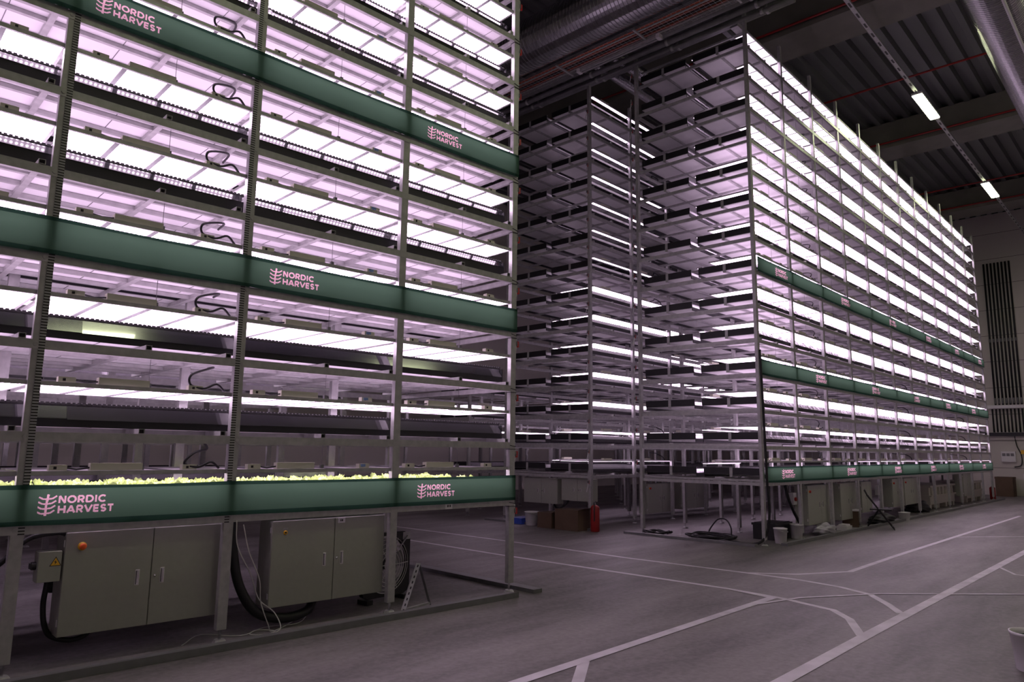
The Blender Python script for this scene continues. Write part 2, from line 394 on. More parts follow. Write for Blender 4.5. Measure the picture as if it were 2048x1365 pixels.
rackD = build_rack('A', 'D', 'galvanized grow rack standing behind the left rack, seen through its lower gaps', UA, 3.89, LA[:9], 8.0)

rackE = build_rack('A', 'E', 'distant grow rack, third row back on the left side', UA, 7.78, LA[:4], 3.6)
rackF = build_rack('B', 'F', 'distant grow rack, third row back on the right side', UB[:10], 7.78, LB[:4], 3.6)
# black cable ties round the corner post of the left rack
for z in LA:
    q = MB(); q.box(-0.047, 0.047, -0.008, 0.066, 0, 0.007, 'rubber'); q.bar((-0.047, -0.008, 0.05), (0.047, -0.008, 0.035), 0.007, 0.007, 'rubber'); o = q.build('cable_tie', rackA); o.location = (0, 0, z - 0.05)
# floor base rails
def base_rail(b, u0, u1, v0, v1, label):
    q = MB(); q.box(0, u1 - u0, 0, v1 - v0, 0, 0.045, 'galv_dark'); q.box(0, u1 - u0, 0, 0.006, 0.045, 0.06, 'galv_dark') if (u1 - u0) > 1 else None
    o = q.build('base_rail'); at(o, b, u0, v0, 0.0); props(o, label, 'rail', 'steel base rails on the floor')
base_rail('A', -8.6, -0.12, -0.26, -0.12, 'dark steel base rail on the floor along the front of the left rack')
base_rail('A', 0.16, 0.30, -0.22, 3.0, 'dark steel base rail on the floor along the aisle end of the left rack')
base_rail('B', 0.3, 20.8, -0.26, -0.14, 'dark steel base rail on the floor along the front of the right rack')
base_rail('B', -0.26, -0.14, 0.1, 2.9, 'dark steel base rail on the floor along the aisle end of the right rack')
base_rail('B', -0.4, -0.28, 3.5, 6.8, 'dark steel base rail on the floor at the aisle end of the middle rack')
base_rail('A', 0.16, 0.30, 3.75, 6.6, 'dark steel base rail on the floor at the end of the rear left rack')

# ------------------------------------------------------------------ trays
def tray(b, u0, u1, vf, vr, z, label, group, film='silver_film', teeth=False, strap=True, raft=True, zb=0.079, fz=0.152, blk=0.086, et=0.24):
    t = thing('grow_tray', label, 'tray', b, 0, vf, z, group=group); Wd = vr - vf
    q = MB(); T = 0.012
    q.box(u0, u1, 0.0125, Wd - 0.0125, zb, zb + 0.006, 'raft', bot='white_sheet')
    # seams of the white bottom sheets
    x = u0 + 0.4
    while x < u1 and b == 'A': q.box(x, x + 0.006, 0.02, Wd - 0.02, zb - 0.003, zb - 0.0005, 'galv_dark'); x += 0.845
    # black walls, slightly sagging
    q.box(u0, u1, 0, T, blk, fz + 0.004, 'black_film'); q.box(u0, u1, Wd - T, Wd, blk, 0.24, 'black_film')
    q.box(u0 - T, u0, 0, Wd, zb + 0.004, et, 'black_film'); q.box(u1, u1 + T, 0, Wd, zb + 0.004, et, 'black_film')
    q.build('trough', t)
    q = MB(); x = u0; k = 0
    while x < u1 - 0.01:
        x2 = min(x + random.uniform(1.2, 2.4), u1); o = random.uniform(0.0, 0.012)
        q.face([(x, 0.0 - o, fz - o), (x2, 0.0 - o, fz - o), (x2, 0.035 - o, 0.24), (x, 0.035 - o, 0.24)], film)
        q.face([(x, 0.004 - o, fz - o), (x, 0.039 - o, 0.24), (x2, 0.039 - o, 0.24), (x2, 0.004 - o, fz - o)], film)
        x = x2
    q.build('side_film', t)
    q = MB(); rt = 0.262 if teeth else 0.25; q.box(u0, u1, 0.036, 0.052, 0.235, rt, 'dark_rim')
    if teeth:
        x = u0
        while x < u1: q.box(x, x + 0.024, 0.032, 0.052, rt - 0.012, rt + 0.008, 'dark_rim'); x += 0.036
    q.build('rim', t)
    if strap:
        ue = u1 if b == 'A' else u0; s = 0.004 if b == 'A' else -0.004
        ue += 3 * s; q = MB(); q.box(min(ue, ue + s), max(ue, ue + s), Wd / 2 - 0.03, Wd / 2 + 0.03, zb - 0.04, et + 0.002, 'galv'); q.build('end_strap', t)
    for vv in ((0.22, Wd / 2, Wd - 0.22) if b == 'A' else (Wd / 2,)):
        q = MB(); q.box(u0, u1, vv - 0.02, vv + 0.02, zb - 0.038, zb - 0.0035, 'galv'); q.build('support_rail', t)
    if raft:
        q = MB(); q.box(u0 + 0.03, u1 - 0.03, 0.06, Wd - 0.03, 0.18, 0.20, 'raft'); q.build('raft_boards', t)
for k, z in enumerate(LA):
    tray('A', -8.3, -0.07, 0.13, 1.24, z, 'long black-sided grow tray, %s level of the left rack, front row' % ORD[k], 'trays of the left rack', 'gloss_film', True, fz=0.185 if k > 3 else 0.145, blk=0.078)
    tray('A', -8.3, -0.07, 1.39, 2.52, z, 'long black-sided grow tray, %s level of the left rack, rear row' % ORD[k], 'trays of the left rack')
for k, z in enumerate(LB):
    tray('B', 0.07, 20.25, 0.10, 1.23, z, 'long black-ended grow tray, %s level of the right rack, front row' % ORD[k], 'trays of the right rack', zb=0.150, fz=0.175, blk=0.10, et=0.285)
    tray('B', 0.07, 20.25, 1.39, 2.52, z, 'long black-ended grow tray, %s level of the right rack, rear row' % ORD[k], 'trays of the right rack', zb=0.150, fz=0.175, blk=0.10, et=0.285)
    tray('B', 0.07, 20.25, 3.99, 5.12, z, 'long black-ended grow tray, %s level of the middle rack, front row' % ORD[k], 'trays of the middle rack', 'black_film', zb=0.150, fz=0.175, blk=0.10, et=0.285)
    tray('B', 0.07, 20.25, 5.28, 6.41, z, 'long black-ended grow tray, %s level of the middle rack, rear row' % ORD[k], 'trays of the middle rack', 'black_film', zb=0.150, fz=0.175, blk=0.10, et=0.285)
for k, z in enumerate(LA[:9]):
    tray('A', -8.3, -0.07, 4.02, 5.13, z, 'long grow tray on the %s level of the rack behind the near left one' % ORD[k], 'trays of the rear left rack')

for k in range(4):
    tray('A', -8.3, -0.07, 7.88, 9.0, LA[k], 'grow tray, %s level of the distant third rack row on the left' % ORD[k], 'trays of the distant racks', raft=False)
    tray('B', 0.07, 15.1, 7.88, 9.0, LB[k], 'grow tray, %s level of the distant third rack row on the right' % ORD[k], 'trays of the distant racks', raft=False)

# ------------------------------------------------------------------ LED grow light panels
LW = 1.02
def led_parts(t, L, added_glow, dots, boxes=True, cable=True, seed=0, LW=LW, tag=False):
    q = MB()
    q.box(0, L, 0, 0.022, 0.385, 0.418, 'galv'); q.box(0, L, LW - 0.022, LW, 0.385, 0.418, 'galv')
    q.box(0, 0.022, 0.022, LW - 0.022, 0.385, 0.412, 'galv'); q.box(L - 0.022, L, 0.022, LW - 0.022, 0.385, 0.412, 'galv')
    n = 4; g = (L - 0.044) / n
    for i in range(1, n): q.box(0.022 + i * g - 0.018, 0.022 + i * g + 0.018, 0.022, LW - 0.022, 0.386, 0.410, 'galv_dark')
    q.build('frame', t)
    for i in range(n):
        a = 0.022 + i * g + (0.019 if i else 0.001); c = 0.022 + (i + 1) * g - (0.019 if i < n - 1 else 0.001)
        q = MB(); q.box(a, c, 0.024, LW - 0.024, 0.392, 0.402, 'galv', top=added_glow, bot='led_dots' if dots else 'led_plain'); q.build('led_module', t)
    if boxes:
        q = MB(); q.box(0.42, 0.80, 0.03, 0.10, 0.419, 0.475, 'cream_box'); q.build('driver_box', t)
        for x in (0.14, L - 0.38):
            q = MB(); q.box(x, x + 0.12, 0.03, 0.09, 0.419, 0.462, 'cream_box'); q.box(x + 0.03, x + 0.05, 0.026, 0.03, 0.43, 0.45, 'ink')
            if x > 0.5 and tag: q.box(x + 0.02, x + 0.07, 0.022, 0.03, 0.432, 0.458, 'blue_tag')
            q.build('junction_box', t)
        q = MB(); q.tube([(0.26, 0.06, 0.44), (0.33, 0.05, 0.427), (0.42, 0.06, 0.44)], 0.008, 'rubber', 6); q.build('lead', t)
        for x in (L / 2 + 0.05,):
            q = MB(); q.tube([(x, 0.05, 0.42), (x, 0.05, 0.69)], 0.0025, 'galv_dark', 4); q.box(x - 0.016, x + 0.016, 0.035, 0.065, 0.419, 0.455, 'galv_dark'); q.build('hanging_wire', t)
    if cable:
        r = random.Random(seed); x0 = L - 0.30
        pts = [(L - 0.05, 0.5, 0.67), (L - 0.12, 0.2, 0.62 + r.uniform(-0.03, 0.03)), (x0 + r.uniform(-.05, .05), 0.06, 0.56), (x0 - 0.06, 0.05, 0.47), (x0 + 0.05, 0.03, 0.44), (L - 0.14, 0.04, 0.45 + r.uniform(0, 0.05)), (L - 0.06, 0.06, 0.43)]
        q = MB(); q.tube(spline(pts), 0.011, 'rubber', 6); q.build('power_cable', t, True)
# left rack: full detail
for i in range(5):
    hi, lo = UA[i], UA[i + 1]; L = (hi - lo) - 0.05
    where = ['rightmost bay', 'second bay from right', 'third bay from right', 'fourth bay from right', 'fifth bay from right'][i]
    protos = []
    for k, z in enumerate(LA):
        lab = 'lit LED grow panel over the %s tray of the left rack, %s' % (ORD[k], where)
        if k < 2:
            t = thing('grow_light', lab, 'grow light', 'A', lo + 0.025, 0.03, z, group='grow lights of the left rack')
            led_parts(t, L, 'added_glow_strong' if k else 'added_glow_mid', True, seed=i * 7 + k, cable=(i == 2), tag=(i == 1)); protos.append(t)
        else:
            t = copy_tree(protos[1]); t.location = wp('A', lo + 0.025, 0.03, z); t['label'] = lab
            for ch in t.children:
                if ch.name.startswith('power_cable'): ch.scale = (1, 1, 1); ch.location = (random.uniform(-0.03, 0.01), 0, 0)
# right rack, front row
def led_simple(L, added_glow, LW=LW):
    q = MB(); q.box(0, L, 0, LW, 0.392, 0.412, 'galv', top=added_glow)
    n = 4; g = L / n
    for i in range(n): q.box(i * g + 0.014, (i + 1) * g - 0.014, 0.02, LW - 0.02, 0.388, 0.3915, 'led_plain')
    q.box(0.4, 0.75, 0.03, 0.10, 0.413, 0.465, 'cream_box')
    return q
def loopcable(q, L):
    q.tube(spline([(L - 0.05, 0.6, 0.6), (L - 0.2, 0.3, 0.58), (L - 0.45, 0.12, 0.56), (L - 0.3, 0.06, 0.50), (L - 0.22, 0.05, 0.42)]), 0.012, 'rubber', 6)
LBAY = 1.6932 - 0.045
meshes = {}
def simple_obj(added_glow, cab, W=LW):
    key = (added_glow, cab, W)
    if key not in meshes:
        q = led_simple(LBAY, added_glow, W)
        if cab: loopcable(q, LBAY)
        o = q.build('grow_light'); meshes[key] = o.data; return o
    o = bpy.data.objects.new('grow_light', meshes[key]); COL.objects.link(o); return o
pB = {}
for i in range(12):
    for k in range(14):
        added_glow = 'added_glow_strong' if (k <= 9 and i < 2) else ('added_glow_mid' if (k <= 9 and i < 3) or (k > 9 and i < 2) else 'added_glow_weak')  # added panel-top glow, graded so near undersides look brighter
        W = 0.30 if k > 9 else LW; sb = 0.15 if i == 0 else 0.0
        lab = 'lit LED grow panel over the %s tray of the right rack, %s bay from corner' % (ORD[k], NTH[i])
        if i < 3:
            key = (added_glow, i == 1, W)
            if key not in pB:
                t = thing('grow_light', lab, 'grow light', 'B', UB[i] + 0.022, 0.04, LB[k], group='grow lights of the right rack')
                led_parts(t, LBAY, added_glow, False, cable=(i == 1), LW=W); pB[key] = t
            else:
                t = copy_tree(pB[key]); t['label'] = lab
            t.location = wp('B', UB[i] + 0.022 + sb, 0.04, LB[k]); t.scale = (1 - sb / LBAY, 1, 1)
        else:
            o = simple_obj(added_glow, i in (5, 9), W); at(o, 'B', UB[i] + 0.022, 0.04, LB[k]); props(o, lab, 'grow light', 'grow lights of the right rack')
for i in range(2):
    for k in range(14):
        o = simple_obj('added_glow_weak', i == 1, 0.11 if k > 6 else LW); at(o, 'B', UB[i] + 0.022 + (0.15 if i == 0 else 0), 3.93, LB[k] - (0.055 if k < 7 else 0.03)); o.scale = (1 - (0.15 if i == 0 else 0) / LBAY, 1, 1)
        props(o, 'lit LED grow panel over the %s tray of the middle rack, %s bay from corner' % (ORD[k], NTH[i]), 'grow light', 'grow lights of the middle rack')
# rear row strips whose light shows in the gap between the two tray rows
for v0, nm_ in ((0.0, 'right'), (3.89, 'middle')):
    for k in range(14):
        o = simple_obj('added_glow_weak', False, 0.13); at(o, 'B', UB[0] + 0.26, v0 + 1.25, LB[k] - 0.05); o.scale = (0.87, 1, 1)
        props(o, 'lit rear LED strip in the gap over the %s tray of the %s rack end' % (ORD[k], nm_), 'grow light', 'rear row grow lights of the %s rack' % nm_)
# what shines far behind through the lower gaps
q = MB(); base = led_simple(LBAY, 'added_glow_weak'); c = None
def add_at(q, src, b, u, v, z):
    i0 = len(q.v); t = th(b); cc, ss = math.cos(t), math.sin(t); o = wp(b, u, v, z)
    for (x, y, zz) in src.v: q.v.append((o.x + cc * x - ss * y, o.y + ss * x + cc * y, o.z + zz))
    for f, mi in zip(src.f, src.m): q.f.append([i0 + a for a in f]); q.m.append(q.mi(src.names[mi]))
for i in range(2, 12):
    for k in ((1, 2, 3, 4, 5, 6) if i < 4 else (1, 2)): add_at(q, base, 'B', UB[i] + 0.022, 3.93, LB[k])
for i in range(0, 9):
    for k in (1, 2): add_at(q, base, 'B', UB[i] + 0.022, 7.85, LB[k])
for i in range(5):
    for k in (1, 2): add_at(q, base, 'A', UA[i + 1] + 0.022, 7.85, LA[k])
for i in range(5):
    for k in range(2, 9): add_at(q, base, 'A', UA[i + 1] + 0.022, 3.95, LA[k])
o = q.build('grow_light'); props(o, 'distant lit grow panels glimpsed through the lower levels of the racks', 'grow light', 'distant grow lights', 'stuff')

# ------------------------------------------------------------------ lettuce seedlings on the lowest near tray
q = MB(); rr = random.Random(3)
mat('leaf', (0.46, 0.60, 0.20), 0.5, noise=0.25, nscale=30)
u = -8.2
while u < -0.4:
    for vv in (0.22, 0.32, 0.43, 0.55, 0.68, 0.82, 0.96, 1.1):
        if rr.random() < 0.06: continue
        cx, cy = u + rr.uniform(-.03, .03), vv + rr.uniform(-.03, .03); hh = rr.uniform(0.09, 0.135)
        for j in range(14):
            a = rr.uniform(0, 6.28); l = rr.uniform(0.02, 0.045); w_ = l * 0.8; hh_ = hh * rr.uniform(.6, 1); ca, sa = math.cos(a), math.sin(a)
            def pt(r_, s_, z_): return (cx + ca * r_ - sa * s_, cy + sa * r_ + ca * s_, 0.20 + z_)
            q.face([pt(0.004, 0, hh_ * .3), pt(l * .6, -w_, hh_ * .8), pt(l, 0, hh_), pt(l * .6, w_, hh_ * .8)], 'leaf')
    u += 0.075
o = q.build('lettuce_seedlings'); at(o, 'A', 0, 0, LA[0]); props(o, 'row of bright green lettuce seedlings growing in the lowest tray of the left rack', 'plants', kind='stuff')

# ------------------------------------------------------------------ green banners with their print
def arc(cx, cy, rx, ry, a0, a1, n=10): return [(cx + rx * math.cos(math.radians(a0 + (a1 - a0) * i / n)), cy + ry * math.sin(math.radians(a0 + (a1 - a0) * i / n))) for i in range(n + 1)]
GL = {
 'N': (0.80, [[(0.1, 0), (0.1, 1)], [(0.1, 1), (0.7, 0)], [(0.7, 0), (0.7, 1)]]),
 'O': (0.98, [arc(0.49, 0.5, 0.40, 0.42, 0, 360, 20)]),
 'R': (0.76, [[(0.1, 0), (0.1, 0.92)], [(0.1, 0.92), (0.38, 0.92)] + arc(0.4, 0.67, 0.24, 0.25, 90, -90, 8) + [(0.1, 0.42)], [(0.38, 0.42), (0.66, 0)]]),
 'D': (0.88, [[(0.1, 0.08), (0.1, 0.92), (0.38, 0.92)] + arc(0.38, 0.5, 0.40, 0.42, 90, -90, 12) + [(0.1, 0.08)]]),
 'I': (0.26, [[(0.13, 0), (0.13, 1)]]),
 'C': (0.88, [arc(0.5, 0.5, 0.40, 0.42, 50, 310, 16)]),
 'H': (0.82, [[(0.1, 0), (0.1, 1)], [(0.72, 0), (0.72, 1)], [(0.1, 0.5), (0.72, 0.5)]]),
 'A': (0.90, [[(0.06, 0), (0.45, 0.98)], [(0.84, 0), (0.45, 0.98)], [(0.22, 0.28), (0.68, 0.28)]]),
 'V': (0.86, [[(0.04, 1), (0.43, 0.03)], [(0.82, 1), (0.43, 0.03)]]),
 'E': (0.66, [[(0.1, 0), (0.1, 1)], [(0.1, 0.92), (0.58, 0.92)], [(0.1, 0.5), (0.54, 0.5)], [(0.1, 0.08), (0.58, 0.08)]]),
 'S': (0.68, [arc(0.34, 0.70, 0.22, 0.22, 30, 270, 10) + arc(0.34, 0.28, 0.24, 0.20, 90, -140, 10)]),
 'T': (0.70, [[(0.35, 0), (0.35, 1)], [(0.03, 0.92), (0.67, 0.92)]]),
}
def stroke(q, pts, w_, y=0.0, m='logo'):
    for (a, b2), (c, d) in zip(pts, pts[1:]):
        dx, dz = c - a, d - b2; l = math.hypot(dx, dz) or 1e-6; dx, dz = dx / l, dz / l; nx, nz = -dz * w_ / 2, dx * w_ / 2; e = w_ * 0.16 if len(pts) > 3 else 0
        q.face([(a - dx * e + nx, y, b2 - dz * e + nz), (a - dx * e - nx, y, b2 - dz * e - nz), (c + dx * e - nx, y, d + dz * e - nz), (c + dx * e + nx, y, d + dz * e + nz)], m)
def word(q, s, x, z, h, w_, k=1.16):
    for ch in s:
        adv, st = GL[ch]
        for p in st: stroke(q, [(x + a * h * k, z + c * h) for a, c in p], w_)
        x += (adv + 0.12) * h * k
    return x
def logo_mesh(s, y0, z0, z1):
    # the unprinted light areas and the green print of one logo field, rastered from the letter strokes
    q = MB(); sx = 0.36 * s
    stroke(q, [(sx - 0.03 * s, -0.5 * s), (sx - 0.02 * s, 0.0), (sx + 0.04 * s, 0.5 * s)], 0.10 * s)
    for i in range(4):
        zz = -0.40 * s + i * 0.225 * s; o = 0.02 * s * (i - 1.5)
        stroke(q, [(sx + o - 0.36 * s, zz + 0.10 * s), (sx + o - 0.2 * s, zz + 0.01 * s), (sx + o, zz), (sx + o + 0.2 * s, zz + 0.03 * s), (sx + o + 0.36 * s, zz + 0.14 * s)], 0.075 * s)
    word(q, 'NORDIC', 0.84 * s, 0.07 * s, 0.345 * s, 0.088 * s)
    xe = word(q, 'HARVEST', 0.84 * s, -0.40 * s, 0.345 * s, 0.088 * s)
    xe += 0.02
    h = s / 62; nx = int(xe / h) + 1; nz = int((z1 - z0) / h) + 1; hx = xe / nx; hz = (z1 - z0) / nz
    grid = [[0] * nx for _ in range(nz)]
    for f in q.f:
        P_ = [(q.v[i][0], q.v[i][2]) for i in f]; xs = [p[0] for p in P_]; zs = [p[1] for p in P_]
        sg = sum(P_[k][0] * P_[(k + 1) % 4][1] - P_[(k + 1) % 4][0] * P_[k][1] for k in range(4)); sg = 1 if sg > 0 else -1
        for jz in range(max(0, int((min(zs) - z0) / hz)), min(nz, int((max(zs) - z0) / hz) + 1)):
            for jx in range(max(0, int(min(xs) / hx)), min(nx, int(max(xs) / hx) + 1)):
                x, z = (jx + .5) * hx, z0 + (jz + .5) * hz
                if all(((P_[(k + 1) % 4][0] - P_[k][0]) * (z - P_[k][1]) - (P_[(k + 1) % 4][1] - P_[k][1]) * (x - P_[k][0])) * sg >= -1e-9 for k in range(4)): grid[jz][jx] = 1
    o = MB()
    for jz in range(nz):
        jx = 0
        while jx < nx:
            e = jx
            while e < nx and grid[jz][e] == grid[jz][jx]: e += 1
            za, zb = z0 + jz * hz, z0 + (jz + 1) * hz
            o.face([(jx * hx, 0, za), (e * hx, 0, za), (e * hx, 0, zb), (jx * hx, 0, zb)], 'logo' if grid[jz][jx] else 'banner'); jx = e
    return o, xe
LOGO = {}
def logo(parent, u, z, s, y, za, zb):
    if s not in LOGO:
        mb, xe = logo_mesh(s, 0, za - z, zb - z); LOGO[s] = (mb.build('logo_print', parent), xe); o = LOGO[s][0]
    else: o = LOGO[s][0].copy(); COL.objects.link(o); o.parent = parent
    o.location = (u, y, z); return o
def banner(b, u0, u1, z, label, logos, s, seed):
    t = thing('banner', label, 'banner', b, 0, -0.03, z, group='green banners')
    q = MB(); hb = 0.028; za, zb, zt = hb + 0.034, hb + 0.260, hb + 0.292
    us = UA if b == 'A' else UB
    def sag(u):
        d = min(abs(u - p) for p in us); return 0.008 * math.sin(min(d, 0.85) * 1.85) + 0.003 * math.sin(u * 2.7 + seed)
    for u in logos: logo(t, u, 0.172, s, 0.0, za, zb)
    xe = LOGO[s][1]; hole = [(u, u + xe) for u in logos]
    cuts = sorted([u0 + (u1 - u0) * i / 80 for i in range(81)] + [x for h_ in hole for x in h_])
    for a, c in zip(cuts, cuts[1:]):
        if a < u0 or c > u1 or c - a < 1e-6: continue
        q.face([(a, 0, hb - sag(a)), (c, 0, hb - sag(c)), (c, 0, za), (a, 0, za)], 'banner_hem')
        q.face([(a, 0, zb), (c, 0, zb), (c, 0, zt - sag(c)), (a, 0, zt - sag(a))], 'banner_hem')
        if not any(h_[0] - 1e-6 <= (a + c) / 2 <= h_[1] + 1e-6 for h_ in hole): q.face([(a, 0, za), (c, 0, za), (c, 0, zb), (a, 0, zb)], 'banner')
    q.build('cloth', t)
nm = ['lowest', 'middle', 'top']
for j, (k, lg) in enumerate(((0, [-4.86, -1.42]), (3, [-6.65, -3.20]), (6, [-4.83, -1.43]))):
    banner('A', -8.3, 0.03, LA[k], '%s green logo banner on the front of the left rack' % nm[j], lg, 0.155, j)
for j, (k, u0, st, n) in enumerate(((0, 0.74, 3.55, 6), (3, 2.70, 3.7, 5), (6, 0.83, 3.7, 6))):
    banner('B', 0.03, 20.36, LB[k], '%s green logo banner on the long front of the right rack' % nm[j], [u0 + st * i for i in range(n)], 0.185, j + 5)
# small paper tag on lowest rail
q = MB(); q.box(0, 0.1, -0.002, 0, 0, 0.065, 'white_plastic'); q.box(0.03, 0.045, -0.003, -0.002, 0.02, 0.045, 'ink'); q.box(0.06, 0.075, -0.003, -0.002, 0.02, 0.045, 'ink')
o = q.build('paper_tag'); at(o, 'A', -1.02, -0.006, LA[0] - 0.034); props(o, 'small white paper tag on the lowest rail of the left rack', 'tag')

# ------------------------------------------------------------------ valves and hose stubs on rack ends
def valve(b, u, v, z, label, group):
    t = thing('water_valve', label, 'valve', b, u, v, z, group=group)
    q = MB(); q.tube([(0, 0, 0.10), (0, 0, 0.02)], 0.010, 'galv', 6); q.tube(spline([(0, 0, 0), (-0.01, 0, -0.06), (-0.04, 0, -0.14), (-0.055, 0, -0.19)]), 0.008, 'white_plastic', 6); q.build('pipe_stub', t, True)
    q = MB(); q.tube([(0, 0, 0), (0.0, 0, 0.05)], 0.019, 'galv_dark', 8); q.build('valve_body', t, True)
    q = MB(); q.box(0.012, 0.04, -0.012, 0.012, -0.015, 0.06, 'red'); q.build('handle', t)
for k, z in enumerate(LA[:11]): valve('A', 0.09, 0.05, z - 0.13 + P * 0, 'red-handled water valve at the right corner post of the left rack, %s from floor' % ORD[k], 'valves on the left rack')
for k, z in enumerate(LB):
    valve('B', -0.07, 2.70, z + 0.32, 'red-handled water valve on the rear end post of the right rack, %s from floor' % ORD[k], 'valves on the right rack')
    valve('B', -0.07, 3.94, z - 0.13, 'red-handled water valve on the corner post of the middle rack, %s from floor' % ORD[k], 'valves on the middle rack')

# ------------------------------------------------------------------ control cabinets
def cabinet(b, u0, u1, v, z0, z1, depth, label, estop=None, split=0.53, rot=0, side_box=False):
    W = u1 - u0; Hh = z1 - z0
    t = thing('control_cabinet', label, 'cabinet', b, u0, v, z0, rot, group='grey control cabinets')
    q = MB(); q.box(0, W, 0.016, depth, 0, Hh, 'cabinet_paint'); bo = q.build('body', t)
    m = bo.modifiers.new('b', 'BEVEL'); m.width = 0.004
    sp = W * split
    for j, (a, c) in enumerate(((0.0, sp - 0.003), (sp + 0.003, W))):
        q = MB(); q.box(a, c, 0, 0.015, 0.002, Hh - 0.002, 'cabinet_paint'); d = q.build('door', t); m = d.modifiers.new('b', 'BEVEL'); m.width = 0.003
        hx = c - 0.10 if j == 0 else a + 0.085
        q = MB(); q.box(hx - 0.016, hx + 0.016, -0.003, 0, Hh * 0.42, Hh * 0.58, 'white_plastic'); q.box(hx - 0.007, hx + 0.009, -0.010, -0.003, Hh * 0.43, Hh * 0.57, 'chrome'); q.box(hx - 0.011, hx - 0.008, -0.0045, -0.003, Hh * 0.43, Hh * 0.57, 'ink'); q.build('handle', d)
    q = MB(); q.tube([(sp + 0.03, 0.0, Hh * 0.5), (sp + 0.03, -0.008, Hh * 0.5)], 0.010, 'chrome', 12); q.build('lock', t, True)
    for zz in (Hh * 0.1, Hh * 0.86):
        q = MB(); q.box(-0.006, 0, 0.016, 0.03, zz, zz + 0.05, 'white_plastic'); q.build('hinge', t)
    if estop == 'stop':
        q = MB(); q.tube([(0.115, 0, Hh * .86), (0.115, -0.006, Hh * .86)], 0.032, 'yellow', 20); e = q.build('stop_button', t, True)
        q = MB(); q.tube([(0.115, -0.006, Hh * .86), (0.115, -0.02, Hh * .86)], 0.012, 'red', 12); q.tube([(0.115, -0.02, Hh * .86), (0.115, -0.032, Hh * .86), (0.115, -0.038, Hh * .86)], [0.024, 0.024, 0.016], 'orange', 20); q.build('mushroom_knob', e, True)
    elif estop == 'round':
        q = MB(); q.tube([(0.13, 0, Hh * .86), (0.13, -0.006, Hh * .86)], 0.02, 'yellow', 16); q.tube([(0.13, -0.006, Hh * .86), (0.13, -0.012, Hh * .86)], 0.009, 'ink', 12); e = q.build('selector_switch', t, True)
        q = MB(); q.box(0.105, 0.155, -0.002, 0, Hh * .895, Hh * .915, 'galv'); q.box(sp + .03, sp + .11, -0.002, 0, Hh * .93, Hh - 0.004, 'white_plastic'); q.box(sp + .055, sp + .065, -0.003, -0.002, Hh * .95, Hh * .975, 'ink'); q.box(sp + .07, sp + .085, -0.003, -0.002, Hh * .95, Hh * .975, 'ink'); q.build('stickers', t)
    elif estop == 'far':
        q = MB(); q.box(0.06, 0.14, -0.003, 0, Hh * .82, Hh * .88, 'yellow'); q.tube([(0.10, -0.003, Hh * .85), (0.10, -0.03, Hh * .85)], 0.026, 'red', 12); q.build('stop_button', t, True)
    # brackets up to the rack rail
    q = MB()
    for x in (0.08, W - 0.12): q.box(x, x + 0.04, depth * 0.4, depth * 0.5, Hh, Hh + 0.055, 'galv')
    q.build('hanging_bracket', t)
    return t
cabinet('A', -4.62, -3.42, 0.12, 0.215, 0.985, 0.26, 'large grey-green two-door control cabinet with red and yellow stop button, bottom left', 'stop')
cabinet('A', -2.95, -1.72, 0.12, 0.20, 0.975, 0.26, 'grey-green two-door control cabinet with small yellow switch, under the second bay of the left rack', 'round')
cB = [(2.32, 3.66, .20, 1.0, 'first grey control cabinet from the near corner under the right rack, beside the buckets', 'far'),
      (4.20, 5.34, .19, 1.0, 'second grey control cabinet from the near corner under the right rack', None),
      (5.62, 6.33, .28, 1.0, 'third grey control cabinet from the corner under the right rack, beside the chair', None),
      (8.05, 9.05, .30, 1.02, 'fourth grey control cabinet from the near corner under the right rack', 'far'),
      (9.12, 10.45, .30, 1.02, 'fifth grey control cabinet from the near corner under the right rack', 'far'),
      (16.05, 17.2, .28, 1.04, 'sixth grey control cabinet under the far end of the right rack between the tanks', None)]
for (a, c, z0_, z1_, lab, es) in cB: cabinet('B', a, c, 0.12, z0_, z1_, 0.28, lab, es)
cabinet('B', 2.42, 3.64, 4.02, 0.17, 0.88, 0.26, 'grey control cabinet under the middle rack, seen under the right rack, left one', 'far')
cabinet('B', 4.02, 5.42, 4.02, 0.20, 0.88, 0.26, 'grey control cabinet under the middle rack, seen under the right rack, right one', None)
cabinet('B', 0.10, 0.10 + 1.03, 5.98, 0.45, 1.02, 0.22, 'dark grey control cabinet on the end of the middle rack, farther left one', None, rot=-math.pi / 2)
cabinet('B', 0.10, 0.10 + 0.86, 4.83, 0.55, 1.04, 0.22, 'dark grey control cabinet on the end of the middle rack, one above the extinguisher', None, rot=-math.pi / 2)

# small box with the high-voltage warning sign
t = thing('switch_box', 'small grey switch box with a yellow warning triangle beside the left cabinet', 'switch box', 'A', -4.79, 0.12, 0.63, group=None)
q = MB(); q.box(0, 0.155, 0, 0.12, 0, 0.225, 'cabinet_paint'); o = q.build('body', t); o.modifiers.new('b', 'BEVEL').width = 0.005
q = MB(); q.face([(0.075, -0.001, 0.115), (0.155, -0.001, 0.115), (0.115, -0.001, 0.185)], 'ink'); q.face([(0.083, -0.002, 0.12), (0.147, -0.002, 0.12), (0.115, -0.002, 0.176)], 'yellow')
q.face([(0.119, -0.003, 0.163), (0.104, -0.003, 0.143), (0.113, -0.003, 0.143)], 'ink'); q.face([(0.113, -0.003, 0.147), (0.124, -0.003, 0.147), (0.110, -0.003, 0.125)], 'ink'); q.build('warning_sign', t)
q = MB(); q.tube([(-0.03, 0.06, 0.12), (0, 0.06, 0.12)], 0.03, 'black_plastic', 12); q.box(-0.04, -0.03, 0.03, 0.09, 0.10, 0.14, 'black_plastic'); q.build('rotary_switch', t)
t = thing('switch_box', 'small pale switch box with red knob beside the first cabinet, right rack', 'switch box', 'B', 2.02, 0.3, 0.62)
q = MB(); q.box(0, 0.17, 0, 0.1, 0, 0.24, 'white_plastic'); q.build('body', t)
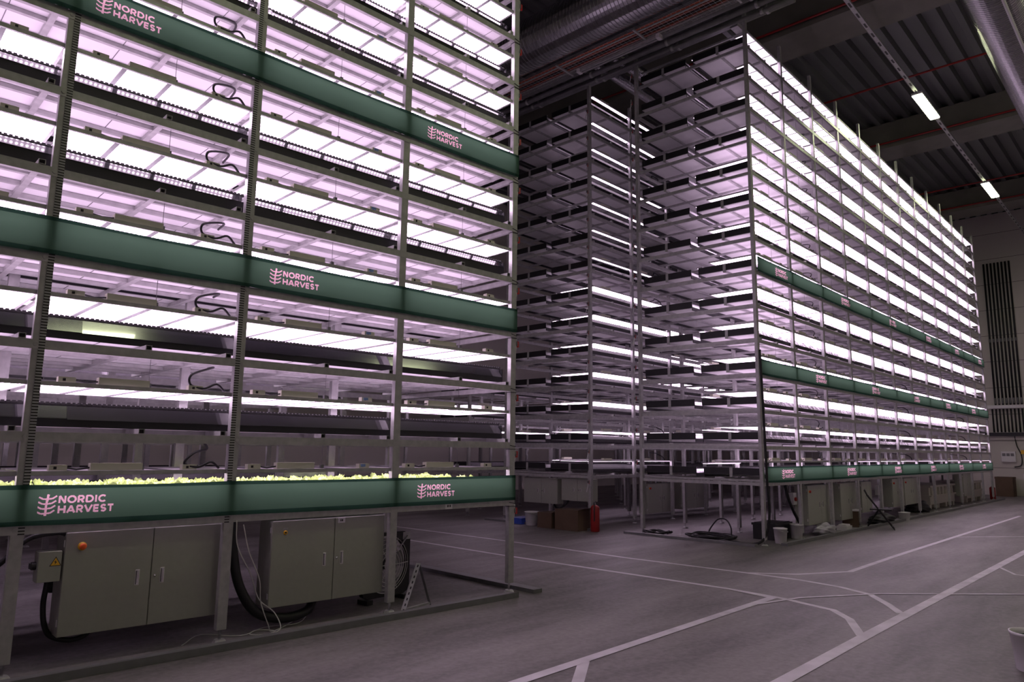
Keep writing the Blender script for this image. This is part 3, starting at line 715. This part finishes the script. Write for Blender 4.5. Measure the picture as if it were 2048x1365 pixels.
q = MB(); q.tube([(0.085, 0, 0.11), (0.085, -0.03, 0.11)], 0.04, 'red', 14); q.build('rotary_knob', t, True)
t = thing('switch_box', 'small pale switch box with red knob left of the fourth cabinet, right rack', 'switch box', 'B', 7.52, 0.3, 0.62)
q = MB(); q.box(0, 0.22, 0, 0.1, 0, 0.24, 'white_plastic'); q.build('body', t)
q = MB(); q.tube([(0.085, 0, 0.11), (0.085, -0.03, 0.11)], 0.04, 'red', 14); q.build('rotary_knob', t, True)

# ------------------------------------------------------------------ hoses, cables
def cable(b, pts, r, m, label, cat='cable', group=None, name='cable'):
    q = MB(); q.tube(spline(pts, 8), r, m, 8); o = q.build(name, smooth=True); at(o, b, 0, 0, 0); props(o, label, cat, group); return o
cable('A', [(-5.12, 0.2, 0.72), (-5.02, 0.12, 0.80), (-4.88, 0.1, 0.955), (-4.70, 0.12, 0.99), (-4.60, 0.2, 0.96), (-4.57, 0.42, 0.86), (-4.62, 0.44, 0.5)], 0.02, 'rubber', 'thick black hose arching up behind the switch box at far left', 'hose', name='hose')
cable('A', [(-4.70, 0.2, 0.62), (-4.70, 0.25, 0.45), (-4.68, 0.25, 0.3), (-4.62, 0.28, 0.2), (-4.50, 0.30, 0.15), (-4.40, 0.3, 0.16), (-4.34, 0.3, 0.21)], 0.02, 'rubber', 'thick black hose looping under the left control cabinet', 'hose', name='hose')
cable('A', [(-3.27, 0.28, 0.99), (-3.25, 0.25, 0.7), (-3.18, 0.22, 0.4), (-3.02, 0.2, 0.17), (-2.75, 0.2, 0.08), (-2.5, 0.24, 0.1), (-2.4, 0.3, 0.19)], 0.045, 'rubber', 'thick black ribbed hose looping under the second control cabinet', 'hose', name='hose')
cable('A', [(-3.36, -0.03, 1.02), (-3.34, -0.04, 0.8), (-3.2, -0.02, 0.55), (-3.05, 0.1, 0.3), (-2.9, 0.1, 0.17), (-2.85, 0.05, 0.03), (-3.0, -0.02, 0.012), (-3.12, 0.08, 0.012), (-3.02, 0.16, 0.02), (-2.9, 0.05, 0.012), (-3.1, -0.05, 0.012), (-3.3, -0.02, 0.012)], 0.005, 'white_cable', 'thin white cable hanging from the second post and coiled on the floor')
cable('A', [(-3.30, -0.04, 0.98), (-3.24, -0.05, 0.75), (-3.12, -0.03, 0.5), (-3.08, 0.0, 0.3), (-3.0, 0.0, 0.1), (-2.92, 0.06, 0.012), (-2.6, 0.3, 0.012), (-2.45, 0.5, 0.012), (-2.35, 0.4, 0.14)], 0.005, 'white_cable', 'thin white cable running from the second post to under the second cabinet')
cable('A', [(-3.7, 0.1, 0.012), (-3.45, 0.35, 0.012), (-3.2, 0.1, 0.012), (-2.9, 0.25, 0.012), (-2.6, 0.2, 0.012), (-2.3, 0.55, 0.012)], 0.004, 'white_cable', 'thin white cable trailing over the floor between the two cabinets')
cable('B', [(-0.12, -0.07, 3.55), (-0.10, -0.08, 2.7), (-0.05, -0.08, 1.2), (0.02, -0.07, 0.6), (0.0, 0.0, 0.2), (-0.1, 0.15, 0.04), (-0.1, 0.6, 0.03), (0.1, 1.1, 0.03)], 0.024, 'rubber', 'thick black hose running down the corner post of the right rack to the floor', 'hose', name='hose')
rr = random.Random(11)
def tangle(b, cx, cy, rx, ry, n, r, m, label, name='hose', z=0.03):
    pts = []; a = 0
    for i in range(n):
        a += 0.75; k = rr.uniform(0.55, 1.0); pts.append((cx + rx * k * math.cos(a), cy + ry * k * math.sin(a), z + 0.02 * (i % 3)))
    cable(b, pts, r, m, label, 'hose', name=name)
tangle('B', 0.35, 1.25, 0.45, 0.55, 34, 0.02, 'rubber', 'tangled coil of black hose on the floor under the near end of the right rack')
tangle('B', 0.15, 2.35, 0.25, 0.3, 24, 0.02, 'rubber', 'smaller black hose coil on the floor by the far end post of the right rack')
cable('B', [(0.55, 0.95, 0.03), (0.65, 1.0, 0.2), (0.75, 1.15, 0.34), (0.8, 1.35, 0.33), (0.78, 1.5, 0.16), (0.75, 1.55, 0.03)], 0.014, 'rubber', 'black hose end arching up above the hose tangle', 'hose', name='hose')
cable('B', [(1.75, 0.35, 1.02), (1.78, 0.3, 0.75), (1.95, 0.28, 0.5), (2.15, 0.26, 0.28), (2.25, 0.3, 0.2)], 0.03, 'rubber', 'thick black hose curving down left of the first cabinet of the right rack', 'hose', name='hose')
cable('B', [(0.3, 5.2, 0.5), (0.18, 5.1, 0.40), (0.12, 4.95, 0.36), (0.14, 4.8, 0.42), (0.2, 4.7, 0.55)], 0.025, 'rubber', 'black hose loop under the end cabinets of the middle rack', 'hose', name='hose')

# ------------------------------------------------------------------ axial fan leaning behind the second cabinet
t = thing('floor_fan', 'square black axial fan with wire guard behind the second cabinet', 'fan', 'A', -1.72, 0.50, 0.0); t.rotation_euler = (0, 0, th('A') + 0.12)
q = MB(); Rr = 0.31; n = 40; cx, cz = 0.34, 0.39
outer = []
for i in range(n):
    a = 2 * math.pi * i / n; ca, sa = math.cos(a), math.sin(a); k = 0.34 / max(abs(ca), abs(sa)); k = min(k, 0.44); outer.append((cx + ca * k, cz + sa * k))
inner = [(cx + Rr * math.cos(2 * math.pi * i / n), cz + Rr * math.sin(2 * math.pi * i / n)) for i in range(n)]
for i in range(n):
    j = (i + 1) % n; (a, b2), (c, d), (e, f), (g, h_) = outer[i], outer[j], inner[j], inner[i]
    q.face([(a, 0, b2), (g, 0, h_), (e, 0, f), (c, 0, d)], 'black_plastic'); q.face([(a, 0.06, b2), (c, 0.06, d), (e, 0.06, f), (g, 0.06, h_)], 'black_plastic')
    q.face([(a, 0, b2), (c, 0, d), (c, 0.06, d), (a, 0.06, b2)], 'black_plastic'); q.face([(g, 0, h_), (g, 0.06, h_), (e, 0.06, f), (e, 0, f)], 'black_plastic')
q.build('panel', t)
q = MB()
for r_ in (0.07, 0.11, 0.15, 0.19, 0.23, 0.27, 0.305):
    q.tube([(cx + r_ * math.cos(a * math.pi / 16), -0.05 + 0.05 * (r_ / 0.31) ** 2, cz + r_ * math.sin(a * math.pi / 16)) for a in range(33)], 0.004, 'white_cable', 5, False)
for a in range(6): q.tube([(cx + k * 0.1 * math.cos(a * math.pi / 3), -0.05 + 0.05 * (k / 3.1) ** 2, cz + k * 0.1 * math.sin(a * math.pi / 3)) for k in (0.3, 1, 2, 3.1)], 0.005, 'white_cable', 5)
q.build('wire_guard', t)
q = MB()
for a in range(5):
    a0 = a * 1.2566; q.face([(cx + 0.05 * math.cos(a0), 0.03, cz + 0.05 * math.sin(a0)), (cx + 0.28 * math.cos(a0 - .1), 0.015, cz + 0.28 * math.sin(a0 - .1)), (cx + 0.29 * math.cos(a0 + .5), 0.055, cz + 0.29 * math.sin(a0 + .5)), (cx + 0.06 * math.cos(a0 + .9), 0.045, cz + 0.06 * math.sin(a0 + .9))], 'galv_dark')
q.tube([(cx, 0.0, cz), (cx, 0.1, cz)], 0.055, 'black_plastic', 14); q.build('fan_rotor', t)
q = MB(); q.box(0.56, 0.67, -0.008, -0.001, 0.64, 0.72, 'galv'); q.bar((0.62, -0.02, 0.68), (0.5, -0.02, 0.56), 0.02, 0.008, 'galv'); q.build('corner_plate', t)
q = MB(); q.box(0.04, 0.12, -0.05, 0.11, 0.0, 0.048, 'black_plastic'); q.box(0.56, 0.64, -0.05, 0.11, 0.0, 0.048, 'black_plastic'); q.build('foot_block', t)
# slotted angle bracket
t = thing('slotted_bracket', 'A-shaped bracket of slotted steel angle standing beside the fan', 'bracket', 'A', -1.6, -0.08, 0.0)
def slotted(q, p, r, w_, m):
    q.bar(p, r, w_, 0.004, m); p, r = Vector(p), Vector(r); d = (r - p); n = 9
    for i in range(n):
        a = p + d * ((i + 0.25) / n); c = p + d * ((i + 0.7) / n); o = Vector((0, -0.0035, 0)); q.bar(a + o, c + o, w_ * 0.3, 0.002, 'ink')
q = MB(); slotted(q, (0.0, 0, 0.005), (0.26, 0.10, 0.46), 0.055, 'galv'); q.build('front_leg', t)
q = MB(); slotted(q, (0.45, 0.13, 0.01), (0.27, 0.11, 0.46), 0.04, 'galv_dark'); q.build('rear_leg', t)
q = MB(); q.bar((0.04, 0.02, 0.03), (0.44, 0.13, 0.03), 0.035, 0.02, 'galv'); q.build('foot_bar', t)

# ------------------------------------------------------------------ floor marking tape
def tape(pts, w_, label, b='B'):
    q = MB(); P_ = [Vector((p[0], p[1], 0)) for p in pts]; L_, R_ = [], []
    for i, p in enumerate(P_):
        d = (P_[min(i + 1, len(P_) - 1)] - P_[max(i - 1, 0)]).normalized(); n = Vector((-d.y, d.x, 0)) * w_ / 2; L_.append(p + n); R_.append(p - n)
    for i in range(len(P_) - 1): q.face([R_[i], R_[i + 1], L_[i + 1], L_[i]], 'tape')
    o = q.build('floor_tape'); at(o, b, 0, 0, 0.0015 + 0.0006 * tape.k); tape.k = (tape.k + 1) % 7; props(o, label, 'floor marking', 'white floor marking tapes')
tape.k = 0
tape([(-2.9, 16), (-2.95, 3.8), (-3.08, 0.9), (-3.03, -1.05), (-2.61, -1.6), (-1.81, -2.03), (0.43, -2.0), (12, -2.02)], 0.085, 'white floor tape down the right side of the cross aisle curving along the right rack')
tape([(-4.2, 16), (-4.19, 5.2), (-4.32, 2.5), (-4.33, -1.4), (-4.42, -2.12), (-4.64, -2.79), (-4.97, -3.07), (-5.6, -3.38)], 0.085, 'white floor tape down the left side of the cross aisle curving to the outer line')
tape([(-3.04, -1.0), (-3.05, -1.81), (-3.18, -2.36), (-3.42, -2.79), (-3.89, -3.12), (-4.29, -3.36)], 0.085, 'short curved white floor tape, right one of the two meeting the outer line')
tape([(-11, -3.43), (-5.5, -3.41), (3, -3.44), (14, -3.44)], 0.115, 'long straight white floor tape at the outer side of the front aisle')
tape([(-12, -2.08), (-4.5, -2.05)], 0.10, 'straight white floor tape in front of the left rack')
tape([(-4.5, -2.1), (-4.34, -1.42)], 0.08, 'short slanting white floor tape joining the front line to the cross aisle')
tape([(-4.95, -2.09), (-4.25, -2.28), (-3.29, -2.86), (-2.02, -4.11), (0.5, -6.6)], 0.05, 'thin white floor tape cutting diagonally over the crossing')
tape([(4.41, -2.0), (6.6, -3.7), (8, -4.8)], 0.05, 'thin white floor tape slanting off the inner line near the right edge')
tape([(0.36, -3.45), (-0.31, -3.76), (-0.4, -4.6)], 0.05, 'thin white floor tape stub outside the outer line at the right edge')
tape([(-8.07, -2.08), (-8.60, -2.42), (-9.3, -2.9)], 0.09, 'short white floor tape branching towards the viewer at bottom')

# ------------------------------------------------------------------ buckets, crates, boxes
def bucket(b, u, v, r, h, label, m='white_plastic', handle=True):
    t = thing('bucket', label, 'bucket', b, u, v, 0.0)
    q = MB(); n = 28
    prof = [(r * 0.78, 0.0), (r * 0.80, 0.004), (r * 0.97, h * 0.92), (r, h * 0.92), (r * 1.02, h), (r * 0.95, h), (r * 0.90, h * 0.9), (r * 0.74, 0.012)]
    for (a, z) in prof:
        for j in range(n): q.v.append((a * math.cos(2 * math.pi * j / n), a * math.sin(2 * math.pi * j / n), z))
    for i in range(len(prof) - 1):
        for j in range(n): q.f.append([i * n + j, i * n + (j + 1) % n, (i + 1) * n + (j + 1) % n, (i + 1) * n + j]); q.m.append(q.mi(m))
    q.f.append([j for j in range(n)][::-1]); q.m.append(0); q.f.append([(len(prof) - 1) * n + j for j in range(n)]); q.m.append(0)
    q.build('tub', t, True)
    if handle:
        q = MB(); q.tube([(r * 1.03 * math.cos(a), -abs(r * 1.0 * math.sin(a)) - 0.004, h * 0.93 - 0.05 * math.sin(a)) for a in [math.pi * i / 14 for i in range(15)]], 0.004, 'galv', 6); q.build('handle', t, True)
    return t
bucket('B', 0.62, 0.0, 0.125, 0.28, 'white bucket on the floor by the right rack corner post, left of two')
bucket('B', 1.62, 0.10, 0.125, 0.28, 'white bucket on the floor by the right rack corner, right of two')
bucket('B', -5.76, -4.71, 0.15, 0.29, 'lilac white bucket with dark green contents at the bottom right edge of the view')
q = MB(); q.tube([(0, 0, 0.20), (0, 0, 0.25)], 0.132, 'banner_hem', 24); o = q.build('bucket_contents', smooth=False); at(o, 'B', -5.76, -4.71); props(o, 'dark green material filling the bucket at the bottom right edge', 'contents')
bucket('B', 7.75, -0.2, 0.14, 0.21, 'low pale tub on the floor in front of the right rack beyond the chair', handle=False)
bucket('B', -0.44, 5.25, 0.16, 0.30, 'white bucket on the floor by the far corner of the middle rack')
q = MB(); q.box(0, 0.75, 0, 0.45, 0, 0.30, 'black_plastic'); q.box(-0.02, 0.77, -0.02, 0.47, 0.27, 0.31, 'black_plastic'); q.box(0.2, 0.36, -0.022, -0.02, 0.18, 0.24, 'grey_bag'); q.box(0.02, 0.73, 0.02, 0.43, 0.30, 0.32, 'black_plastic')
o = q.build('storage_crate'); at(o, 'B', 0.95, 0.24); props(o, 'black plastic storage crate standing behind the two white buckets', 'crate')
q = MB(); q.box(0, 0.45, 0, 0.35, 0, 0.36, 'cardboard'); q.box(-0.01, 0.46, -0.01, 0.36, 0.36, 0.40, 'white_plastic'); o = q.build('cardboard_box'); at(o, 'B', 4.95, 0.0, 0, 0.3); props(o, 'brown cardboard box with white lid standing beside the folding chair', 'box')
def box_open(b, u, v, z, sx, sy, sz, label, rot=0.0):
    t = thing('cardboard_box', label, 'box', b, u, v, z, rot); q = MB(); q.box(0, sx, 0, sy, 0, sz, 'cardboard'); q.build('carton', t)
    q = MB(); q.face([(0, 0, sz), (sx, 0, sz), (sx, -sy * 0.3, sz + 0.05), (0, -sy * 0.3, sz + 0.05)], 'cardboard'); q.face([(0, 0, sz), (0, -sy * 0.3, sz + 0.05), (sx, -sy * 0.3, sz + 0.05), (sx, 0, sz)], 'cardboard'); q.build('flap', t)
box_open('B', -0.72, 3.72, 0, 0.42, 0.62, 0.43, 'brown cardboard box on the floor left of the red fire extinguisher')
box_open('B', -0.70, 4.45, 0, 0.40, 0.40, 0.33, 'dark cardboard box second left of the red fire extinguisher')
q = MB(); q.box(0, 0.5, 0, 0.4, 0, 0.13, 'blue_plastic'); o = q.build('bag'); at(o, 'B', -0.5, 5.5); props(o, 'dark blue folded bag on the floor beside the far white bucket', 'bag')
def blob(name, b, u, v, rx, ry, rz, m, label, cat, seed):
    bm = bmesh.new(); bmesh.ops.create_icosphere(bm, subdivisions=4, radius=1.0); r = random.Random(seed); ph = [r.uniform(0, 6) for _ in range(6)]
    for vv in bm.verts:
        c = vv.co; k = 1 + 0.12 * math.sin(5 * c.x + ph[0]) + 0.10 * math.sin(7 * c.y + ph[1] + 3 * c.z) + 0.06 * math.sin(13 * c.z + 9 * c.x + ph[2])
        z = c.z * k; vv.co = (c.x * k * rx, c.y * k * ry, max(z, -0.6) * rz + 0.6 * rz)
    me = bpy.data.meshes.new(name); bm.to_mesh(me); bm.free(); me.materials.append(MT[m])
    for p in me.polygons: p.use_smooth = True
    o = bpy.data.objects.new(name, me); COL.objects.link(o); at(o, b, u, v, 0); props(o, label, cat); return o
blob('plastic_bag', 'B', 2.75, -0.02, 0.35, 0.2, 0.14, 'grey_bag', 'crumpled translucent plastic bag on the floor in front of the first cabinet', 'bag', 1)
blob('black_bag', 'B', 6.55, 0.0, 0.55, 0.25, 0.14, 'rubber', 'black bag of gear lying on the floor right of the chair', 'bag', 2)
blob('black_bag', 'B', 11.3, 0.4, 0.5, 0.3, 0.20, 'rubber', 'black bag on the floor under the right rack before the first pale tank', 'bag', 3)
q = MB(); q.box(0, 0.34, 0, 0.22, 0, 0.10, 'white_plastic'); q.box(0.04, 0.30, 0.03, 0.19, 0.10, 0.13, 'white_plastic'); o = q.build('plastic_case'); at(o, 'B', 3.9, -0.08); props(o, 'small white plastic case on the floor in front of the second cabinet', 'case')

# pale pallet tanks under the far end of the right rack
def tank(u, L_, label):
    t = thing('pallet_tank', label, 'tank', 'B', u, 0.35, 0)
    q = MB(); q.box(0, L_, 0, 1.1, 0.14, 0.38, 'tank_plastic'); q.box(-0.05, L_ + .05, -0.05, 1.15, 0.38, 0.42, 'tank_plastic'); q.box(0.03, L_ - 0.03, 0.03, 1.07, 0.42, 0.66, 'tank_plastic'); q.box(-0.04, L_ + .04, -0.04, 1.14, 0.66, 0.72, 'tank_plastic')
    x = 0.2
    while x < L_ - 0.1: q.box(x, x + 0.05, -0.02, 0.03, 0.42, 0.66, 'tank_plastic'); x += 0.42
    q.build('tub', t)
    for i in range(4): q = MB(); x = (L_ - 0.2) * i / 3; q.box(x, x + 0.2, 0.02, 1.05, 0, 0.139, 'tank_plastic'); q.build('pallet_foot', t)
tank(12.6, 3.1, 'pale plastic pallet tank under the right rack, nearer one before the sixth cabinet')
tank(17.5, 2.5, 'pale plastic pallet tank under the right rack, farther one beside the last extinguisher')

# fire extinguishers
def extinguisher(b, u, v, h, r, label, rot=0.0):
    t = thing('fire_extinguisher', label, 'fire extinguisher', b, u, v, 0, rot)
    q = MB(); q.tube([(0, 0, 0), (0, 0, 0.01), (0, 0, h * .78), (0, 0, h * .83), (0, 0, h * .87), (0, 0, h * .885)], [r * .9, r, r, r * .85, r * .5, r * .25], 'sprinkler_red', 24); q.build('cylinder', t, True)
    q = MB(); q.tube([(0, 0, h * .88), (0, 0, h * .95)], 0.018, 'chrome', 10); q.bar((-0.03, 0, h * .96), (0.09, 0, h * .99), 0.02, 0.01, 'ink'); q.bar((-0.03, 0, h * .93), (0.09, 0, h * .93), 0.02, 0.01, 'ink'); q.build('valve_handle', t)
    q = MB(); q.tube(spline([(-0.02, 0, h * .93), (-r * .8, 0, h * .9), (-r * 1.15, 0, h * .7), (-r * 1.1, 0, h * .35)]), 0.011, 'rubber', 8); q.build('hose', t, True)
    q = MB(); q.tube([(0, 0, h * .35), (0, 0, h * .6)], r * 1.01, 'sprinkler_red', 24, False); q.build('label_band', t, True)
extinguisher('B', -0.42, 3.50, 0.62, 0.095, 'red fire extinguisher standing at the near corner of the middle rack', 0.5)
extinguisher('B', 20.6, 0.1, 0.55, 0.10, 'small red fire extinguisher at the far end of the right rack')

# folding chair seen side on
t = bpy.data.objects.new('folding_chair', None); COL.objects.link(t); c0 = wp('B', 5.0, -0.42); az = math.atan2(c0.x, c0.y)
t.location = c0; t.rotation_euler = (0, 0, -az); props(t, 'black folding chair standing open in front of the right rack beside the cardboard box', 'chair')
for s in (-0.19, 0.19):
    q = MB(); q.tube([(-0.27, s, 0.86), (-0.22, s, 0.74), (0.30, s, 0.0)], 0.012, 'black_plastic', 8); q.build('long_leg', t, True)
    q = MB(); q.tube([(-0.27, s * 0.85, 0.0), (0.0, s * 0.85, 0.42), (0.05, s * 0.85, 0.44)], 0.012, 'black_plastic', 8); q.build('short_leg', t, True)
q = MB(); q.box(-0.18, 0.26, -0.19, 0.19, 0.42, 0.445, 'black_plastic'); q.build('seat', t)
q = MB(); q.bar((-0.27, -0.2, 0.84), (-0.27, 0.2, 0.84), 0.02, 0.02, 'black_plastic'); q.face([(-0.275, -0.19, 0.86), (-0.275, 0.19, 0.86), (-0.235, 0.19, 0.74), (-0.235, -0.19, 0.74)], 'black_plastic'); q.build('backrest', t)
q = MB(); q.bar((0.26, -0.19, 0.06), (0.26, 0.19, 0.06), 0.014, 0.014, 'black_plastic'); q.bar((-0.25, -0.16, 0.03), (-0.25, 0.16, 0.03), 0.014, 0.014, 'black_plastic'); q.build('crossbar', t)

# ------------------------------------------------------------------ services on the far right wall
def wallthing(name, label, cat, v0, v1, z0, z1, d, m, extra=None, group=None):
    q = MB(); q.box(-d, 0, 0, v1 - v0, 0, z1 - z0, m)
    if extra: extra(q)
    o = q.build(name); at(o, 'B', UR - 0.002, v0, z0); props(o, label, cat, group); return o
for i in range(8):
    v = 0.38 - i * 0.135
    t = thing('wall_pipe', '%s tall dark pipe on the far wall counted from the left, upper set' % NTH[i], 'pipe', 'B', UR - 0.06, v, 3.85, group='dark pipes on the far wall')
    q = MB(); q.tube([(0, 0, 0), (0, 0, 6.3)], 0.038, 'rubber', 10); q.build('tube', t, True)
    q = MB(); q.tube([(0, 0, 2.75), (0, 0, 2.9)], 0.046, 'yellow' if i == 99 else 'galv_dark', 10); q.tube([(0, 0, 0.05), (0, 0, 0.3)], 0.046, 'galv_dark', 10); q.build('coupling', t, True)
for i in range(9):
    v = 0.52 - i * 0.135
    q = MB(); q.tube([(0, 0, 0), (0, 0, 1.0)], 0.032, 'rubber', 10); o = q.build('wall_pipe', smooth=True); at(o, 'B', UR - 0.06, v, 2.68)
    props(o, '%s short dark pipe on the far wall counted from the left, lower set' % NTH[i], 'pipe', 'dark pipes on the far wall')
wallthing('wall_trunking', 'pale horizontal trunking across the far wall under the tall pipes', 'trunking', -3, 0.9, 3.7, 3.84, 0.16, 'white_plastic')
wallthing('wall_trunking', 'black horizontal cable tray across the far wall under the short pipes', 'trunking', -3, 0.9, 2.52, 2.66, 0.18, 'rubber')
wallthing('wall_trunking', 'slim grey horizontal rail on the far wall above the meter box', 'trunking', -3, 0.7, 2.36, 2.44, 0.06, 'wall_panel')
wallthing('meter_box', 'pale wall box with three grey windows on the far wall', 'box', -0.18, 0.33, 1.42, 1.86, 0.14, 'white_plastic', lambda q: [q.box(-0.145, -0.14, 0.05 + i * 0.15, 0.17 + i * 0.15, 0.24, 0.36, 'galv_dark') for i in range(3)])
wallthing('yellow_device', 'small yellow device on the far wall at the right edge', 'device', -0.52, -0.38, 1.75, 1.92, 0.14, 'yellow')
cable('B', [(UR - 0.05, -0.2, 2.5), (UR - 0.05, -0.25, 2.1), (UR - 0.06, -0.38, 1.7), (UR - 0.06, -0.35, 1.3), (UR - 0.06, -0.1, 1.2)], 0.02, 'rubber', 'black cable hanging down the far wall beside the meter box')
q = MB(); q.box(0, 0.7, 0, 0.62, 0, 0.72, 'cardboard'); q.box(-0.01, 0.71, -0.01, 0.63, 0.72, 0.8, 'cardboard'); o = q.build('cardboard_box'); at(o, 'B', 23.4, -0.15); props(o, 'large brown cardboard box on the floor against the far wall', 'box')
q = MB(); q.box(0, 0.6, 0, 0.6, 0.03, 0.95, 'white_plastic'); q.box(0.02, 0.58, 0.02, 0.58, 0, 0.03, 'black_plastic'); q.box(-0.01, 0, 0.05, 0.55, 0.06, 0.9, 'white_plastic'); o = q.build('white_appliance'); at(o, 'B', 22.6, -1.25); props(o, 'white appliance standing near the far wall at the right edge', 'appliance')
